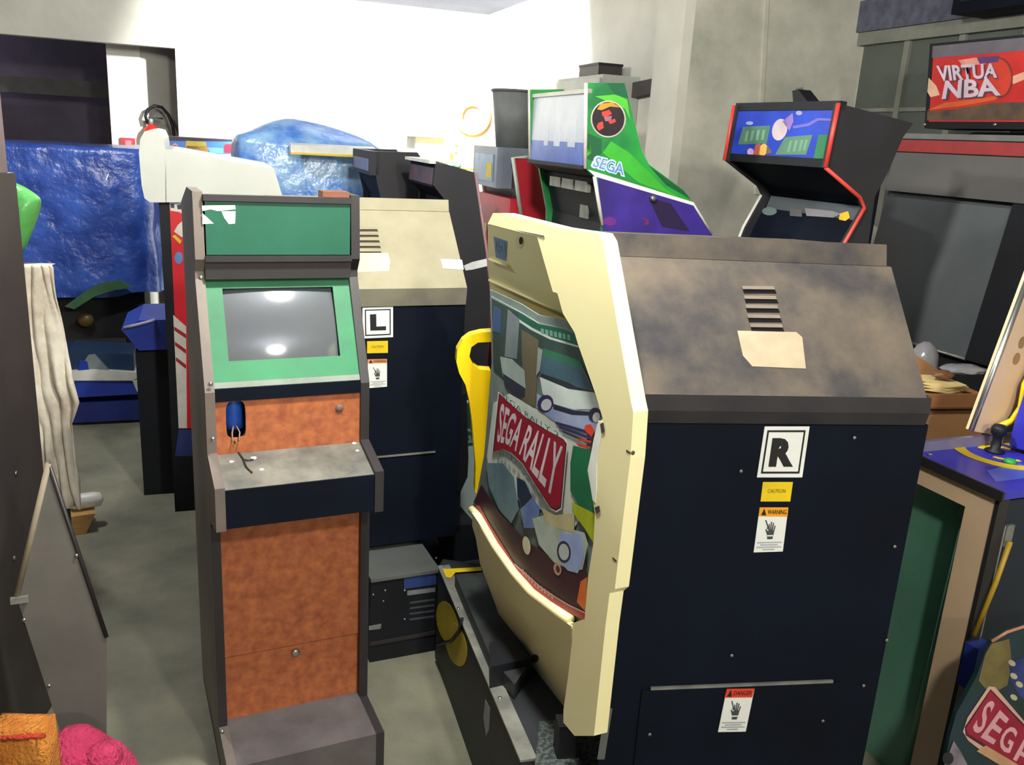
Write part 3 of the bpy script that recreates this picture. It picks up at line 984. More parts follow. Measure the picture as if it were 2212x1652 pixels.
for nk in ([(1296, 916), (1303, 912), (1306, 930), (1299, 936)], [(1284, 1096), (1294, 1092), (1296, 1104), (1288, 1110)]):
    decal('dark_nick', lambda x, y, o=0.0: SP(x, y, 0.035 + o), nk, 0.002, M('nick_brown', (70, 58, 50), 0.7), cp)
# bolts along the rear edge of the cream panel
for px, py in ((1360, 974), (1330, 1206)):
    q = SP(px, py, 0.03)
    lathe('panel_bolt', [(0.006, -0.004), (0.006, 0.012), (0.003, 0.014)], M('rusty_bolt', (110, 86, 66), 0.6, metal=0.6), r.e, 8, loc=q, rot=axis_rot((0.3, -1, 0)))

# ---- yellow grab handle in front of the cabinet
yh = [(1066, 716), (1040, 718), (1016, 724), (1000, 736), (988, 756), (986, 782), (992, 806), (1006, 832), (1014, 866), (1020, 910), (1024, 960), (1028, 1010), (1026, 1062),
      (1030, 1066), (1042, 1010), (1050, 950), (1056, 890), (1060, 800), (1036, 798), (1022, 788), (1014, 770), (1018, 750), (1032, 740), (1066, 738)]
HY = lambda px, py: r.Y(px, py, 0.86)
slab('grab_handle', [HY(x, y) for x, y in yh], (0.0, 0.05, 0), m_yellow, r.e, 0.007, 3)
# ---- platform at the cabinet's left foot
ZP = 0.37
pA, pB = r.L(onz(932, 1398, 0)), r.L(onz(1020, 1652, 0))
dP = (pB - pA).normalized()
pA = pA + dP * 0.07
pC = pB + dP * 0.45
m_plat = M('black_platform', (34, 38, 44), 0.6, (24, 27, 32), 5)
plan = [pA + dP * -0.0, pC, Vector((WR * 0.8, pC.y + 0.05, 0)), Vector((WR * 0.8, 0.95, 0)), Vector((pA.x + 0.02, pA.y + 0.06, 0))]
slab('seat_platform', [Vector((p_.x, p_.y, 0.0)) for p_ in plan], (0, 0, ZP), m_plat, r.e, 0.004)
pn = Vector((dP.y, -dP.x, 0))
if pn.x > 0:
    pn = -pn
PF = lambda px, py, off=0.0: r.G(px, py, pA + pn * off, pn)
slab('steel_edge', [pA + Vector((0, 0, ZP)) + pn * 0.003, pC + Vector((0, 0, ZP)) + pn * 0.003, pC + Vector((0, 0, ZP)) - pn * 0.04, pA + Vector((0, 0, ZP)) - pn * 0.04], (0, 0, 0.006), m_steeledge, r.e)
for k, cx_ in enumerate(((966, 1345), (985, 1392))):
    decal('yellow_oval', PF, ellipse(cx_[0], cx_[1], 22, 48, 20, -0.22), 0.001 + 0.0006 * k, M('dull_yellow_print', (206, 180, 36), 0.6), r.e)
tube('power_cord', [PF(945, 1392, 0.006), PF(975, 1384, 0.006), PF(992, 1362, 0.006), PF(998, 1336, 0.006)], 0.006, m_black, r.e, 8)
decal('serial_plate', PF, [(1048, 1510), (1058, 1530), (1056, 1575), (1050, 1590), (1044, 1550)], 0.001, M('grey_plate', (140, 144, 146), 0.5), r.e)
TP = lambda px, py, off=0.0: r.Z(px, py, ZP + off)
decal('yellow_stripe', TP, [(956, 1229), (1040, 1224), (1040, 1232), (984, 1236), (974, 1247), (964, 1246)], 0.008, m_yellowprint, r.e)
pad = [(983, 1240), (1050, 1236), (1150, 1420), (1112, 1478), (1060, 1420)]
slab('grip_pad', [r.Z(x, y, ZP + 0.05) for x, y in pad], (0, 0, -0.048), m_pad, r.e, 0.004)
pad2 = [(1058, 1388), (1100, 1372), (1150, 1420), (1060, 1440)]
slab('pedal_block', [r.Z(x, y, ZP + 0.075) for x, y in pad2], (0, 0, -0.07), m_black, r.e, 0.004)
for px, py in ((960, 1225), (990, 1315), (1080, 1508), (1112, 1488)):
    q = r.Z(px, py, ZP + 0.006)
    lathe('bolt', [(0.005, 0), (0.005, 0.004)], m_screw, r.e, 8, loc=q)
for x0 in (0.02, 0.12):
    q = r.Z(1160 + x0 * 900, 1560, ZP)
box('support_post', -0.07, -0.02, 0.12, 0.17, ZP, ZP + 0.1, m_black, r.e, 0.003)
m_mesh = M('perforated_plate', (74, 84, 82), 0.5, (40, 46, 46), 90, lo=0.45, hi=0.55, detail=1)
slab('perforated_plate', [r.Z(x, y, ZP + 0.004) for x, y in ((1165, 1560), (1300, 1552), (1300, 1700), (1150, 1700))], (0, 0, 0.003), m_mesh, r.e)

# ================================================================== RALLY MACHINE, LEFT HALF
o_ = onz(872, 1400, 0)
o_ = o_ + Vector((-math.sin(math.radians(24)), math.cos(math.radians(24)), 0)) * 0.15
l = Fr('racing_cabinet', o_.x, o_.y, 24.0, 'rally racing machine seen from behind, clean tan cover, letter L sticker', 'arcade machine')
xr_ = l.Y(1005, 655).x
WL = WR
xl_ = xr_ - WL
lzc = l.Y(1003, 657).z
lzb = l.Y(1000, 620).z
LS = 0.21
lzs = l.Y(985, 458, LS).z
lzt = l.Y(980, 432, LS + 0.01).z
LD = 0.55
fl2, fr2 = (lambda y: xl_), (lambda y: xr_)
body_shell('back_body', l, [(0.0, 0.36), (0.0, lzc - 0.002), (LD, lzc - 0.002), (LD, 0.36)], fl2, fr2, m_navyblack)
body_shell('cover_band', l, [(-0.006, lzc), (-0.014, lzb), (LD, lzb), (LD, lzc)], fl2, fr2, m_tanband, bevel=0.006)
body_shell('top_cover', l, [(-0.012, lzb), (LS, lzs), (LD, lzs - 0.06), (LD, lzb)], fl2, fr2, m_tan, bevel=0.006)
body_shell('top_ridge', l, [(LS + 0.004, lzs + 0.001), (LS + 0.014, lzt), (LS + 0.03, lzt - 0.002), (LD, lzs - 0.03), (LD, lzs - 0.06)], fl2, fr2, m_tan, bevel=0.005)
Lv = Vector((0, LS + 0.012, lzs - lzb)).normalized()
Ln = Vector((0, -Lv.z, Lv.y))
LL = lambda px, py, off=0.0: l.G(px, py, Vector((0, -0.012, lzb)) + Ln * off, Ln)
for k in range(5):
    y = 497 + k * 12
    x0, x1 = 769 + k * 1.5, 815 + k * 2
    decal('vent_slot', LL, [(x0, y - 2), (x1, y - 2), (x1 + 2, y + 3), (x0 + 1, y + 3)], 0.0005, M('tan_slot', (72, 66, 58), 0.9), l.e)
    slab('vent_louvre', [LL(x0, y - 7, 0.001), LL(x1, y - 7, 0.001), LL(x1, y - 2, 0.006), LL(x0, y - 2, 0.006)], Ln * -0.002, m_tan, l.e)
props(decal('paper_label', LL, [(770, 546), (838, 546), (843, 562), (840, 585), (768, 588)], 0.001, M('cream_paper', (232, 224, 184), 0.7), l.e), label='blank cream paper label')
m_tape = M('white_tape', (236, 238, 236), 0.4)
tp = decal('masking_tape', LL, [(952, 559), (998, 561), (1002, 582), (957, 580)], 0.002, m_tape, l.e)
LB = lambda px, py, off=0.0: l.Y(px, py, -off)
letter_sticker(LB, [(783, 664), (849, 662), (849, 728), (784, 731)], 'L', l.e, [(799, 679), (834, 677), (834, 713), (800, 714)], 0.05)
caution_sticker(LB, [(793, 737), (838, 736), (838, 762), (793, 763)], l.e)
hand_sticker(LB, [(794, 776), (836, 775), (836, 784), (794, 785)], [(794, 776), (836, 775), (836, 835), (797, 838)], l.e, M('dull_orange_print', (214, 138, 80), 0.5), 'WARNING')
q1, q2 = l.Y(806, 988, -0.003), l.Y(940, 984, -0.003)
box('panel_edge', q1.x, q2.x, -0.005, 0.002, q1.z - 0.003, q1.z + 0.003, m_greymetal, l.e, 0.001)
# lower electric box
zl = l.Y(870, 1240, -0.20).z
pbx0 = l.Y(800, 1300, -0.20).x
box('power_box', pbx0, l.Y(945, 1300, -0.20).x, -0.20, 0.3, 0.0, zl - 0.012, m_black, l.e, 0.004)
box('box_lip', pbx0, l.Y(945, 1300, -0.20).x + 0.004, -0.206, 0.3, zl - 0.012, zl, M('dull_steel', (110, 114, 112), 0.5, metal=0.4), l.e, 0.002)
LP = lambda px, py, off=0.0: l.Y(px, py, -0.20 - off)
decal('blue_label', LP, [(873, 1249), (942, 1238), (942, 1262), (873, 1272)], 0.001, M('blue_label', (40, 62, 120), 0.5), l.e)
decal('grey_label', LP, [(880, 1276), (940, 1269), (940, 1278), (880, 1286)], 0.001, m_greyprint, l.e)
decal('grey_label', LP, [(797, 1352), (824, 1347), (822, 1358), (797, 1361)], 0.001, m_greyprint, l.e)
for k in range(4):
    decal('vent_slot', LP, [(885, 1300 + k * 12), (938, 1293 + k * 12), (938, 1297 + k * 12), (885, 1304 + k * 12)], 0.001, M('dim_slot', (60, 66, 72), 0.6), l.e)
for px, py in ((806, 1284), (832, 1275), (828, 1298), (874, 1275), (874, 1337), (942, 1205)):
    lathe('screw', [(0.004, 0), (0.004, 0.003)], m_screw, l.e, 8, loc=l.Y(px, py, -0.20), rot=axis_rot((0, -1, 0)))
box('cross_rail', pbx0, l.Y(945, 1300, -0.20).x, -0.204, -0.198, l.Y(870, 1376, -0.20).z - 0.01, l.Y(870, 1376, -0.20).z + 0.004, m_edge, l.e, 0.001)
# control column on the right of the left half
SPX = lambda px, py: l.Y(px, py, 0.12)
slab('shift_housing', [SPX(x, y) for x, y in ((940, 860), (1008, 850), (1012, 990), (1010, 1030), (994, 1064), (985, 1076), (940, 1078))], (0, 0.18, 0), m_black, l.e, 0.008)
slab('shift_post', [SPX(x, y) for x, y in ((971, 1060), (995, 1060), (994, 1150), (971, 1150))], (0, 0.08, 0), m_black, l.e, 0.004)
slab('shift_foot', [SPX(x, y) for x, y in ((944, 1150), (952, 1136), (1028, 1132), (1036, 1170), (1038, 1212), (976, 1216), (948, 1180))], (0, 0.2, 0), m_black, l.e, 0.006)
decal('red_mark', lambda px, py, off=0.0: l.Y(px, py, 0.12 - off), [(948, 1024), (970, 1016), (971, 1038), (950, 1042)], 0.001, M('dull_red_mark', (116, 60, 74), 0.6), l.e)
box('seat_base', l.Y(945, 1210, 0.1).x, l.Y(1040, 1210, 0.1).x + 0.1, 0.08, 0.42, 0.0, l.Y(976, 1216, 0.12).z, m_plat, l.e, 0.004)

# ================================================================== CABINETS ALONG THE SIDE WALL (their fronts turned left)
m_tmold_w = M('white_edge_strip', (214, 212, 204), 0.45)
m_tmold_r = M('red_edge_strip', (206, 62, 54), 0.45)
m_sgreen = M('green_leaf_side', (34, 150, 58), 0.45, (22, 104, 56), 3.2, lo=0.38, hi=0.6, detail=3)
m_spurple = M('purple_side', (64, 44, 150), 0.45, (44, 30, 104), 4, lo=0.35, hi=0.65, detail=3)


def left_facing(name, px, py, Y, yaw, label, cat='arcade machine', group=None):
    o = atd(px, py, Y)
    return Fr(name, o.x, o.y, yaw, label, cat, group)


def side_pts(fr, pxs, y=0.0):
    return [fr.Y(x, q, y) for x, q in pxs]


def two_sides(fr, pts, W, mat, matfar=None, th=0.02, bevel=0.003):
    """near and far side panels from a list of local profile points at y=0"""
    n_ = slab('side_panel', pts, (0, th, 0), mat, fr.e, bevel)
    f_ = slab('side_panel', [Vector((p_.x, W - th, p_.z)) for p_ in pts], (0, th, 0), matfar or mat, fr.e, bevel)
    return n_, f_


def edge_strip(fr, pts, y, r_, mat, name='edge_strip'):
    return tube(name, [Vector((p_.x, y, p_.z)) for p_ in pts], r_, mat, fr.e, 8)


# ---- green and purple upright
k = left_facing('arcade_cabinet', 1264, 300, 3.55, 18, 'upright arcade machine with green and purple side art and white edge strip')
up = side_pts(k, [(1264, 364), (1266, 179), (1349, 179), (1357, 211), (1387, 328), (1402, 355), (1476, 410), (1499, 442), (1537, 504)])
fx = k.Y(1284, 381).x
fx2 = k.Y(1301, 486).x
low = [Vector((up[-1].x + 0.12, 0, up[-1].z - 0.35)), Vector((up[-1].x + 0.12, 0, 0.02)), Vector((fx2 - 0.05, 0, 0.02)), Vector((fx2 - 0.05, 0, 0.8)), Vector((fx2 - 0.2, 0, 0.85)),
       Vector((fx2 - 0.2, 0, 0.95)), Vector((fx2 + 0.02, 0, 1.05)), Vector((fx2, 0, k.Y(1301, 486).z)), Vector((fx, 0, k.Y(1284, 381).z))]
WK = 0.70
near, far = two_sides(k, up + low, WK, m_sgreen)
ZK = lambda px, py, off=0.0: k.Y(px, py, -off)
pu = decal('purple_side_art', ZK, [(1290, 376), (1499, 443), (1539, 508), (1545, 560), (1306, 560), (1301, 486)], 0.001, m_spurple, near)
decal('white_swoosh', ZK, [(1270, 366), (1499, 437), (1502, 445), (1285, 381)], 0.002, m_whiteprint, near)
decal('magenta_patch', ZK, ellipse(1318, 478, 14, 10, 12), 0.002, M('magenta_art', (108, 40, 130), 0.5), near)
decal('red_squiggle', ZK, [(1384, 470), (1400, 474), (1402, 484), (1390, 486), (1396, 478)], 0.002, M('dull_red_art', (130, 40, 90), 0.5), near)
decal('dark_patch', ZK, [(1400, 425), (1450, 440), (1490, 500), (1430, 490)], 0.0015, M('dark_purple_art', (38, 24, 66), 0.5), near)
for nm, pxs, cl in (('dark_leaf', [(1312, 180), (1349, 180), (1357, 211), (1330, 205)], (18, 92, 58)), ('dark_leaf', [(1264, 285), (1300, 300), (1300, 330), (1285, 350), (1264, 340)], (18, 94, 56)),
                    ('light_leaf', [(1302, 330), (1320, 305), (1360, 330), (1440, 410), (1470, 428), (1380, 395)], (60, 176, 52)), ('light_leaf', [(1268, 315), (1275, 305), (1278, 330), (1268, 338)], (84, 190, 60)),
                    ('dark_leaf', [(1402, 358), (1476, 411), (1492, 430), (1440, 400)], (18, 88, 48)), ('light_leaf', [(1285, 208), (1330, 204), (1355, 215), (1362, 260), (1350, 235), (1300, 214)], (86, 190, 56))):
    decal(nm, ZK, pxs, 0.0015, M('leaf_%d%d' % (cl[0], cl[1]), cl, 0.45), near)
em = decal('round_emblem', ZK, ellipse(1314, 257, 38, 40, 28), 0.002, M('emblem_rim', (196, 190, 180), 0.5), near)
decal('emblem_field', ZK, ellipse(1314, 257, 35, 37, 28), 0.0026, M('emblem_dark', (44, 28, 36), 0.5, (24, 16, 24), 30), em)
decal('emblem_glow', ZK, [(1290, 236), (1298, 224), (1322, 221), (1340, 232), (1318, 230), (1300, 238)], 0.003, M('emblem_gold', (214, 150, 40), 0.5), em)
for pxs in ([(1300, 242), (1316, 237), (1322, 246), (1310, 252), (1301, 250)], [(1314, 262), (1328, 256), (1331, 263), (1318, 268)], [(1292, 266), (1302, 262), (1304, 276), (1294, 282), (1289, 274)]):
    decal('emblem_red', ZK, pxs, 0.0032, M('emblem_red', (226, 70, 58), 0.5), em)
decal('emblem_pale', ZK, [(1304, 252), (1322, 250), (1320, 260), (1308, 262)], 0.003, M('emblem_mauve', (170, 110, 130), 0.5), em)
sq = [(1286, 334), (1352, 352), (1350, 383), (1274, 361)]
text_quad('logo_outline', 'SEGA', [ZK(x, y, 0.003) for x, y in sq], M('logo_white', (206, 226, 236), 0.5), near, 0.09)
text_quad('logo_lettering', 'SEGA', [ZK(x, y, 0.0036) for x, y in ((1290, 338), (1348, 354), (1347, 379), (1279, 359))], M('logo_blue', (92, 144, 206), 0.5), near, 0.01)
lathe('side_lock', [(0.012, 0), (0.012, 0.02), (0.007, 0.022)], m_screw, k.e, 12, loc=k.Y(1408, 428, -0.001), rot=axis_rot((0, -1, 0)))
# front: marquee light box, neck, screen
mq = [k.X(x, y, 0.0) for x, y in ((1153, 214), (1264, 184), (1259, 361), (1151, 361))]
mzt = (mq[0].z + mq[1].z) / 2
mzb = (mq[2].z + mq[3].z) / 2
m_mqu = M('blue_marquee_film', (84, 110, 186), 0.3, (58, 80, 160), 6)
m_mqw = M('pale_marquee_film', (196, 202, 212), 0.25, (176, 184, 198), 4)
zmid = k.X(1200, 305, 0).z
box('marquee_panel', 0.004, 0.012, 0.02, WK - 0.02, mzb + 0.02, zmid, m_mqu, k.e, 0.001)
box('marquee_panel', 0.004, 0.012, 0.02, WK - 0.02, zmid, mzt - 0.005, m_mqw, k.e, 0.001)
for i_, (a_, c_) in enumerate(((0.12, 0.2), (0.3, 0.37), (0.45, 0.5))):
    box('marquee_streak', 0.0025, 0.004, a_, c_, zmid - 0.02, zmid + 0.09 - 0.02 * i_, m_mqw, k.e, 0)
box('marquee_rail', -0.004, 0.014, 0.0, WK, mzt - 0.012, mzt + 0.004, m_tmold_w, k.e, 0.002)
box('marquee_rail', -0.004, 0.014, 0.0, WK, mzb + 0.005, mzb + 0.02, m_black, k.e, 0.002)
body = [(0.016, mzb), (0.016, mzt), (up[2].x - 0.01, up[2].z - 0.01), (up[4].x - 0.01, up[4].z), (up[8].x + 0.1, 0.9), (up[8].x + 0.1, 0.03), (fx2 + 0.0, 0.03), (fx2 + 0.0, 1.02), (fx2 + 0.03, k.Y(1301, 486).z), (fx + 0.03, mzb - 0.03)]
slab('carcass', [Vector((x, 0.02, z)) for x, z in body], (0, WK - 0.04, 0), m_black, k.e)
sz = k.X(1220, 392, fx).z
for a_, c_ in ((0.10, 0.24), (0.26, 0.4), (0.42, 0.56)):
    box('speaker_grille', fx + 0.012, fx + 0.03, a_, c_, sz - 0.03, sz + 0.012, m_greymetal, k.e, 0.002)
box('sticker_note', fx2 + 0.012, fx2 + 0.02, 0.2, 0.29, k.X(1236, 448, fx2).z - 0.035, k.X(1236, 448, fx2).z + 0.02, m_greymetal, k.e, 0.001)
edge_strip(k, [up[0], up[1]], 0.0, 0.008, m_tmold_w)
edge_strip(k, [up[0], up[1]], WK, 0.008, m_tmold_w)
edge_strip(k, [low[-1], low[-2]], 0.0, 0.008, m_tmold_w)
edge_strip(k, [up[8], up[7]], 0.0, 0.005, m_tmold_w)

# ---- red-sided upright behind it
q_ = left_facing('arcade_cabinet', 1109, 360, 4.75, 20, 'red-sided upright arcade machine with white edge strips and pale blue marquee')
rs = side_pts(q_, [(1108, 341), (1150, 339), (1176, 372), (1190, 470)])
lowr = [Vector((rs[3].x + 0.25, 0, rs[3].z)), Vector((rs[3].x + 0.25, 0, 0.02)), Vector((q_.Y(1126, 468).x, 0, 0.02)), q_.Y(1126, 468)]
rs.insert(2, Vector((rs[1].x + 0.22, 0, rs[1].z)))
rs[3].x = max(rs[3].x, rs[2].x + 0.02)
rs[4].x = rs[3].x + 0.02
lowr[0].x = lowr[1].x = rs[4].x + 0.02
WQ = 0.62
two_sides(q_, rs + lowr, WQ, m_red)
edge_strip(q_, [lowr[-1], rs[0], rs[1]], -0.001, 0.012, m_tmold_w)
edge_strip(q_, [lowr[-1], rs[0], rs[1]], WQ, 0.012, m_tmold_w)
mf = [q_.X(x, y, -0.06) for x, y in ((1037, 333), (1078, 318), (1083, 409), (1036, 409))]
zt_, zb_ = rs[0].z + 0.05, mf[2].z
box('marquee_box', -0.06, 0.2, 0.1, WQ - 0.08, zb_, zt_, M('grey_blue_case', (128, 136, 152), 0.4), q_.e, 0.01)
box('marquee_film', -0.064, -0.058, 0.16, WQ - 0.12, zb_ + 0.03, zt_ - 0.04, M('teal_film', (110, 150, 176), 0.3, (70, 110, 150), 12), q_.e, 0.001)
box('yellow_patch', -0.066, -0.063, 0.18, 0.27, zb_ + 0.05, zb_ + 0.13, m_yellowprint, q_.e, 0)
slab('carcass', [Vector((x, 0.02, z)) for x, z in ((0.03, zb_), (0.03, rs[0].z - 0.02), (rs[2].x - 0.02, rs[2].z - 0.02), (rs[3].x, 0.03), (lowr[2].x + 0.05, 0.03), (lowr[2].x + 0.05, zb_ - 0.3))], (0, WQ - 0.04, 0), m_brownblack, q_.e)
box('red_apron', 0.0, 0.06, 0.02, WQ - 0.02, zb_ - 0.22, zb_ - 0.05, m_red, q_.e, 0.004)
# ---- grey bin on top of it
tq = rs[0].z
b_ = Fr('plastic_bin', q_.W((0.1, 0.3, 0)).x, q_.W((0.1, 0.3, 0)).y, 20, 'dark grey tapered plastic bin on top of red-sided machine', 'bin', oz=zt_)
hb = 0.30
lathe('bin_body', [(0.10, 0.0), (0.135, hb), (0.128, hb), (0.095, 0.012)], M('grey_bin_plastic', (112, 116, 116), 0.6), b_.e, 20)
tube('bin_rim', [(0.136 * math.cos(t), 0.136 * math.sin(t), hb) for t in [i * PI / 10 for i in range(20)]], 0.008, M('dark_bin_rim', (84, 86, 88), 0.6), b_.e, 6, closed=True)

# ---- black upright with blue marquee and red edges
n_ = left_facing('arcade_cabinet', 1807, 300, 3.15, 24, 'black upright arcade machine with red edge strips and blue marquee')
bp = side_pts(n_, [(1783, 362), (1811, 223), (1973, 266), (1951, 296), (1916, 376), (1890, 425)])
neck = side_pts(n_, [(1857, 426), (1867, 449), (1822, 528)])
lowb = [Vector((bp[5].x + 0.03, 0, 0.9)), Vector((bp[5].x + 0.10, 0, 0.02)), Vector((neck[2].x - 0.18, 0, 0.02)), Vector((neck[2].x - 0.18, 0, 0.95)), Vector((neck[2].x - 0.06, 0, neck[2].z - 0.18))]
allb = bp + lowb + [neck[2], neck[1], neck[0]]
WN = 0.58
m_flatblack = M('flat_black_side', (34, 33, 40), 0.6, (26, 26, 32), 4)
two_sides(n_, allb, WN, m_flatblack)
edge_strip(n_, [bp[0], bp[1]], -0.001, 0.008, m_tmold_r)
edge_strip(n_, [bp[0], neck[0], neck[1], neck[2], lowb[4]], -0.001, 0.007, m_tmold_r)
edge_strip(n_, [bp[0], bp[1]], WN, 0.008, m_tmold_r)
edge_strip(n_, [neck[1], neck[2], lowb[4]], WN, 0.007, m_tmold_w)  # far strip coloured white for the light falling on it
# marquee on the tilted front plane
mv = (bp[1] - bp[0]).normalized()
mn = Vector((-mv.z, 0, mv.x))
if mn.x > 0:
    mn = -mn
MQ = lambda px, py, off=0.0: n_.G(px, py, bp[0] + mn * (off - 0.012), mn)
def mqp(y, t, off=0.0):
    return Vector((bp[0].x, y, bp[0].z)) + mv * t + mn * (off - 0.012)
ML = (bp[1] - bp[0]).length
m_mqblue = M('royal_blue_film', (42, 74, 190), 0.3, (34, 48, 150), 4)
mpan = slab('marquee_panel', [mqp(0.02, 0.03), mqp(WN - 0.02, 0.03), mqp(WN - 0.02, ML - 0.02), mqp(0.02, ML - 0.02)], -mn * 0.006, m_mqblue, n_.e)
for nm, pxs, cl in (('green_plaque', [(1605, 274), (1664, 271), (1656, 310), (1594, 312)], (74, 116, 96)), ('green_plaque', [(1696, 296), (1755, 291), (1741, 334), (1674, 334)], (84, 126, 104)),
                    ('pale_ball', ellipse(1684, 280, 16, 24, 16, 0.25), (198, 184, 192)), ('violet_flare', [(1690, 262), (1712, 244), (1714, 262), (1705, 282)], (142, 112, 190)),
                    ('violet_bolt', [(1712, 272), (1746, 266), (1765, 255), (1797, 256), (1796, 261), (1768, 260), (1748, 272), (1714, 278)], (110, 100, 190)),
                    ('yellow_burst', ellipse(1648, 324, 9, 14, 14, 0.3), (214, 172, 80)), ('orange_burst', [(1632, 312), (1642, 310), (1640, 336), (1626, 338)], (176, 80, 70)), ('brown_burst', [(1657, 312), (1668, 330), (1655, 332)], (110, 84, 70)),
                    ('pink_star', ellipse(1621, 328, 7, 8, 12), (196, 160, 214)), ('green_corner', [(1768, 291), (1788, 291), (1778, 342), (1757, 342)], (34, 116, 72)),
                    ('pale_mark', ellipse(1619, 266, 8, 4, 10), (150, 160, 196)), ('pale_mark', ellipse(1726, 244, 7, 5, 10), (150, 156, 200))):
    decal(nm, MQ, pxs, 0.0012 if 'plaque' not in nm else 0.0006, M('mq_%d_%d' % (cl[0], cl[1]), cl, 0.4), mpan)
for x0, y0 in ((1612, 283), (1624, 282), (1636, 281), (1648, 280)):
    decal('plaque_stroke', MQ, [(x0, y0), (x0 + 5, y0), (x0 + 1, y0 + 22), (x0 - 4, y0 + 22)], 0.0012, M('plaque_stroke', (112, 150, 128), 0.5), mpan)
for x0, y0 in ((1706, 304), (1718, 303), (1730, 302), (1740, 301)):
    decal('plaque_stroke', MQ, [(x0, y0), (x0 + 5, y0), (x0 - 1, y0 + 24), (x0 - 6, y0 + 24)], 0.0012, M('plaque_stroke', (112, 150, 128), 0.5), mpan)
slab('marquee_frame', [mqp(0.0, ML - 0.02, 0.004), mqp(WN, ML - 0.02, 0.004), mqp(WN, ML + 0.01, 0.004), mqp(0.0, ML + 0.01, 0.004)], -mn * 0.03, m_black, n_.e)
slab('marquee_frame', [mqp(0.0, 0.0, 0.004), mqp(WN, 0.0, 0.004), mqp(WN, 0.03, 0.004), mqp(0.0, 0.03, 0.004)], -mn * 0.03, m_black, n_.e)
ins = Vector((0.03, 0, 0))
cz = [bp[0] + ins, bp[1] + ins + Vector((0, 0, -0.012)), bp[2] + Vector((-0.02, 0, -0.015)), bp[4], lowb[0], lowb[1], lowb[2] + ins, lowb[3] + ins, lowb[4] + Vector((0.05, 0, 0)), neck[2] + Vector((0.035, 0, 0)), neck[1] + Vector((0.035, 0, 0)), neck[0] + Vector((0.035, 0, 0))]
slab('carcass', [Vector((p_.x, 0.02, p_.z)) for p_ in cz], (0, WN - 0.04, 0), m_navyblack, n_.e)
gl = [Vector((neck[1].x + 0.032, 0.03, neck[1].z)), Vector((neck[1].x + 0.032, WN - 0.03, neck[1].z)), Vector((lowb[4].x + 0.045, WN - 0.03, lowb[4].z)), Vector((lowb[4].x + 0.045, 0.03, lowb[4].z))]
slab('screen_glass', gl, (-0.004, 0, 0.002), m_glass_dark, n_.e)
# reflections in the glass, painted on as coloured patches
SGn = (gl[1] - gl[0]).cross(gl[2] - gl[1]).normalized()
if SGn.x > 0:
    SGn = -SGn
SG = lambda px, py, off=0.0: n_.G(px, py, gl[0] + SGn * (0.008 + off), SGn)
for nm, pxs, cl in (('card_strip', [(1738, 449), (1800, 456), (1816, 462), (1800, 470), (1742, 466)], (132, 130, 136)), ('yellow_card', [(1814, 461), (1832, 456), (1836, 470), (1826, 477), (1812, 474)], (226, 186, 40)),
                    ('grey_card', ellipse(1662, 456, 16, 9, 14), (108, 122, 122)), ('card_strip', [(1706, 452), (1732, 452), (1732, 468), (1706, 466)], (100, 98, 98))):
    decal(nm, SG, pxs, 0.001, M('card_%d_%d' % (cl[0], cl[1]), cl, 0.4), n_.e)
# black clamp on the top
cpnt = n_.Y(1736, 226, 0.2)
slab('top_clamp', [Vector((0.03 + bp[1].x, 0.16, bp[1].z - 0.01)), Vector((0.03 + bp[1].x, 0.26, bp[1].z - 0.01)), Vector((0.03 + bp[1].x, 0.28, bp[1].z + 0.05)), Vector((0.03 + bp[1].x, 0.25, bp[1].z + 0.055))], (0.06, 0, 0), m_black, n_.e, 0.004)

# ---- basketball machine with red header
WB = 0.95
pf = atd(1998, 270, 4.25)
ya = math.radians(22)
vv = Vector((-math.sin(ya), math.cos(ya), 0))
b = Fr('arcade_cabinet', (pf - vv * WB).x, (pf - vv * WB).y, 22, 'large big screen arcade machine with red basketball game header and dark glass', 'arcade machine')
BF = lambda px, py, off=0.0: b.X(px, py, -off)
hz_t = b.X(2009, 99).z
hz_b = b.X(1994, 277).z
HT = Vector((-0.055, 0, hz_t - hz_b))
HL = HT.length
HT = HT / HL
HN = Vector((-HT.z, 0, HT.x))
H0 = Vector((0, 0, hz_b))
hd = slab('header_case', [H0, H0 + HT * HL, H0 + HT * HL + Vector((0.16, 0, 0)), H0 + Vector((0.16, 0, 0))], (0, WB, 0), m_black, b.e, 0.006)
m_nred = M('header_red', (206, 52, 44), 0.35, (176, 36, 40), 5, lo=0.3, hi=0.7)
HG = lambda px, py, off=0.0: b.G(px, py, H0 + HN * off, HN)
t_at = (HG(2015, 125) - H0).dot(HT)
def hpan(nm, y0, y1, t0, t1, off, th, mat):
    c_ = [H0 + HT * t0 + HN * off, H0 + HT * t1 + HN * off]
    return slab(nm, [c_[0] + Vector((0, y0, 0)), c_[0] + Vector((0, y1, 0)), c_[1] + Vector((0, y1, 0)), c_[1] + Vector((0, y0, 0))], -HN * th, mat, b.e)
hp = hpan('header_art', 0.04, WB - 0.03, 0.03, t_at, 0.006, 0.006, m_nred)
hpan('header_silver', 0.02, WB - 0.025, t_at, t_at + 0.05, 0.008, 0.006, M('header_silver_band', (110, 104, 116), 0.35))
NB = lambda px, py, off=0.0: HG(px, py, 0.006 + off)
def hart(nm, pxs, cl, off, c2=None):
    return decal(nm, NB, pxs, off, M('hd_%d_%d_%d' % tuple(cl), cl, 0.4, c2, 12), hp)
hart('floor_art', [(2003, 240), (2060, 236), (2140, 222), (2212, 220), (2212, 260), (2002, 260)], (104, 80, 60), 0.001, (62, 54, 56))
hart('pale_sweep', [(2003, 198), (2006, 168), (2022, 185), (2030, 205), (2010, 210)], (236, 190, 160), 0.0012)
hart('pale_sweep', [(2186, 165), (2212, 155), (2212, 172), (2188, 182)], (230, 170, 150), 0.0012)
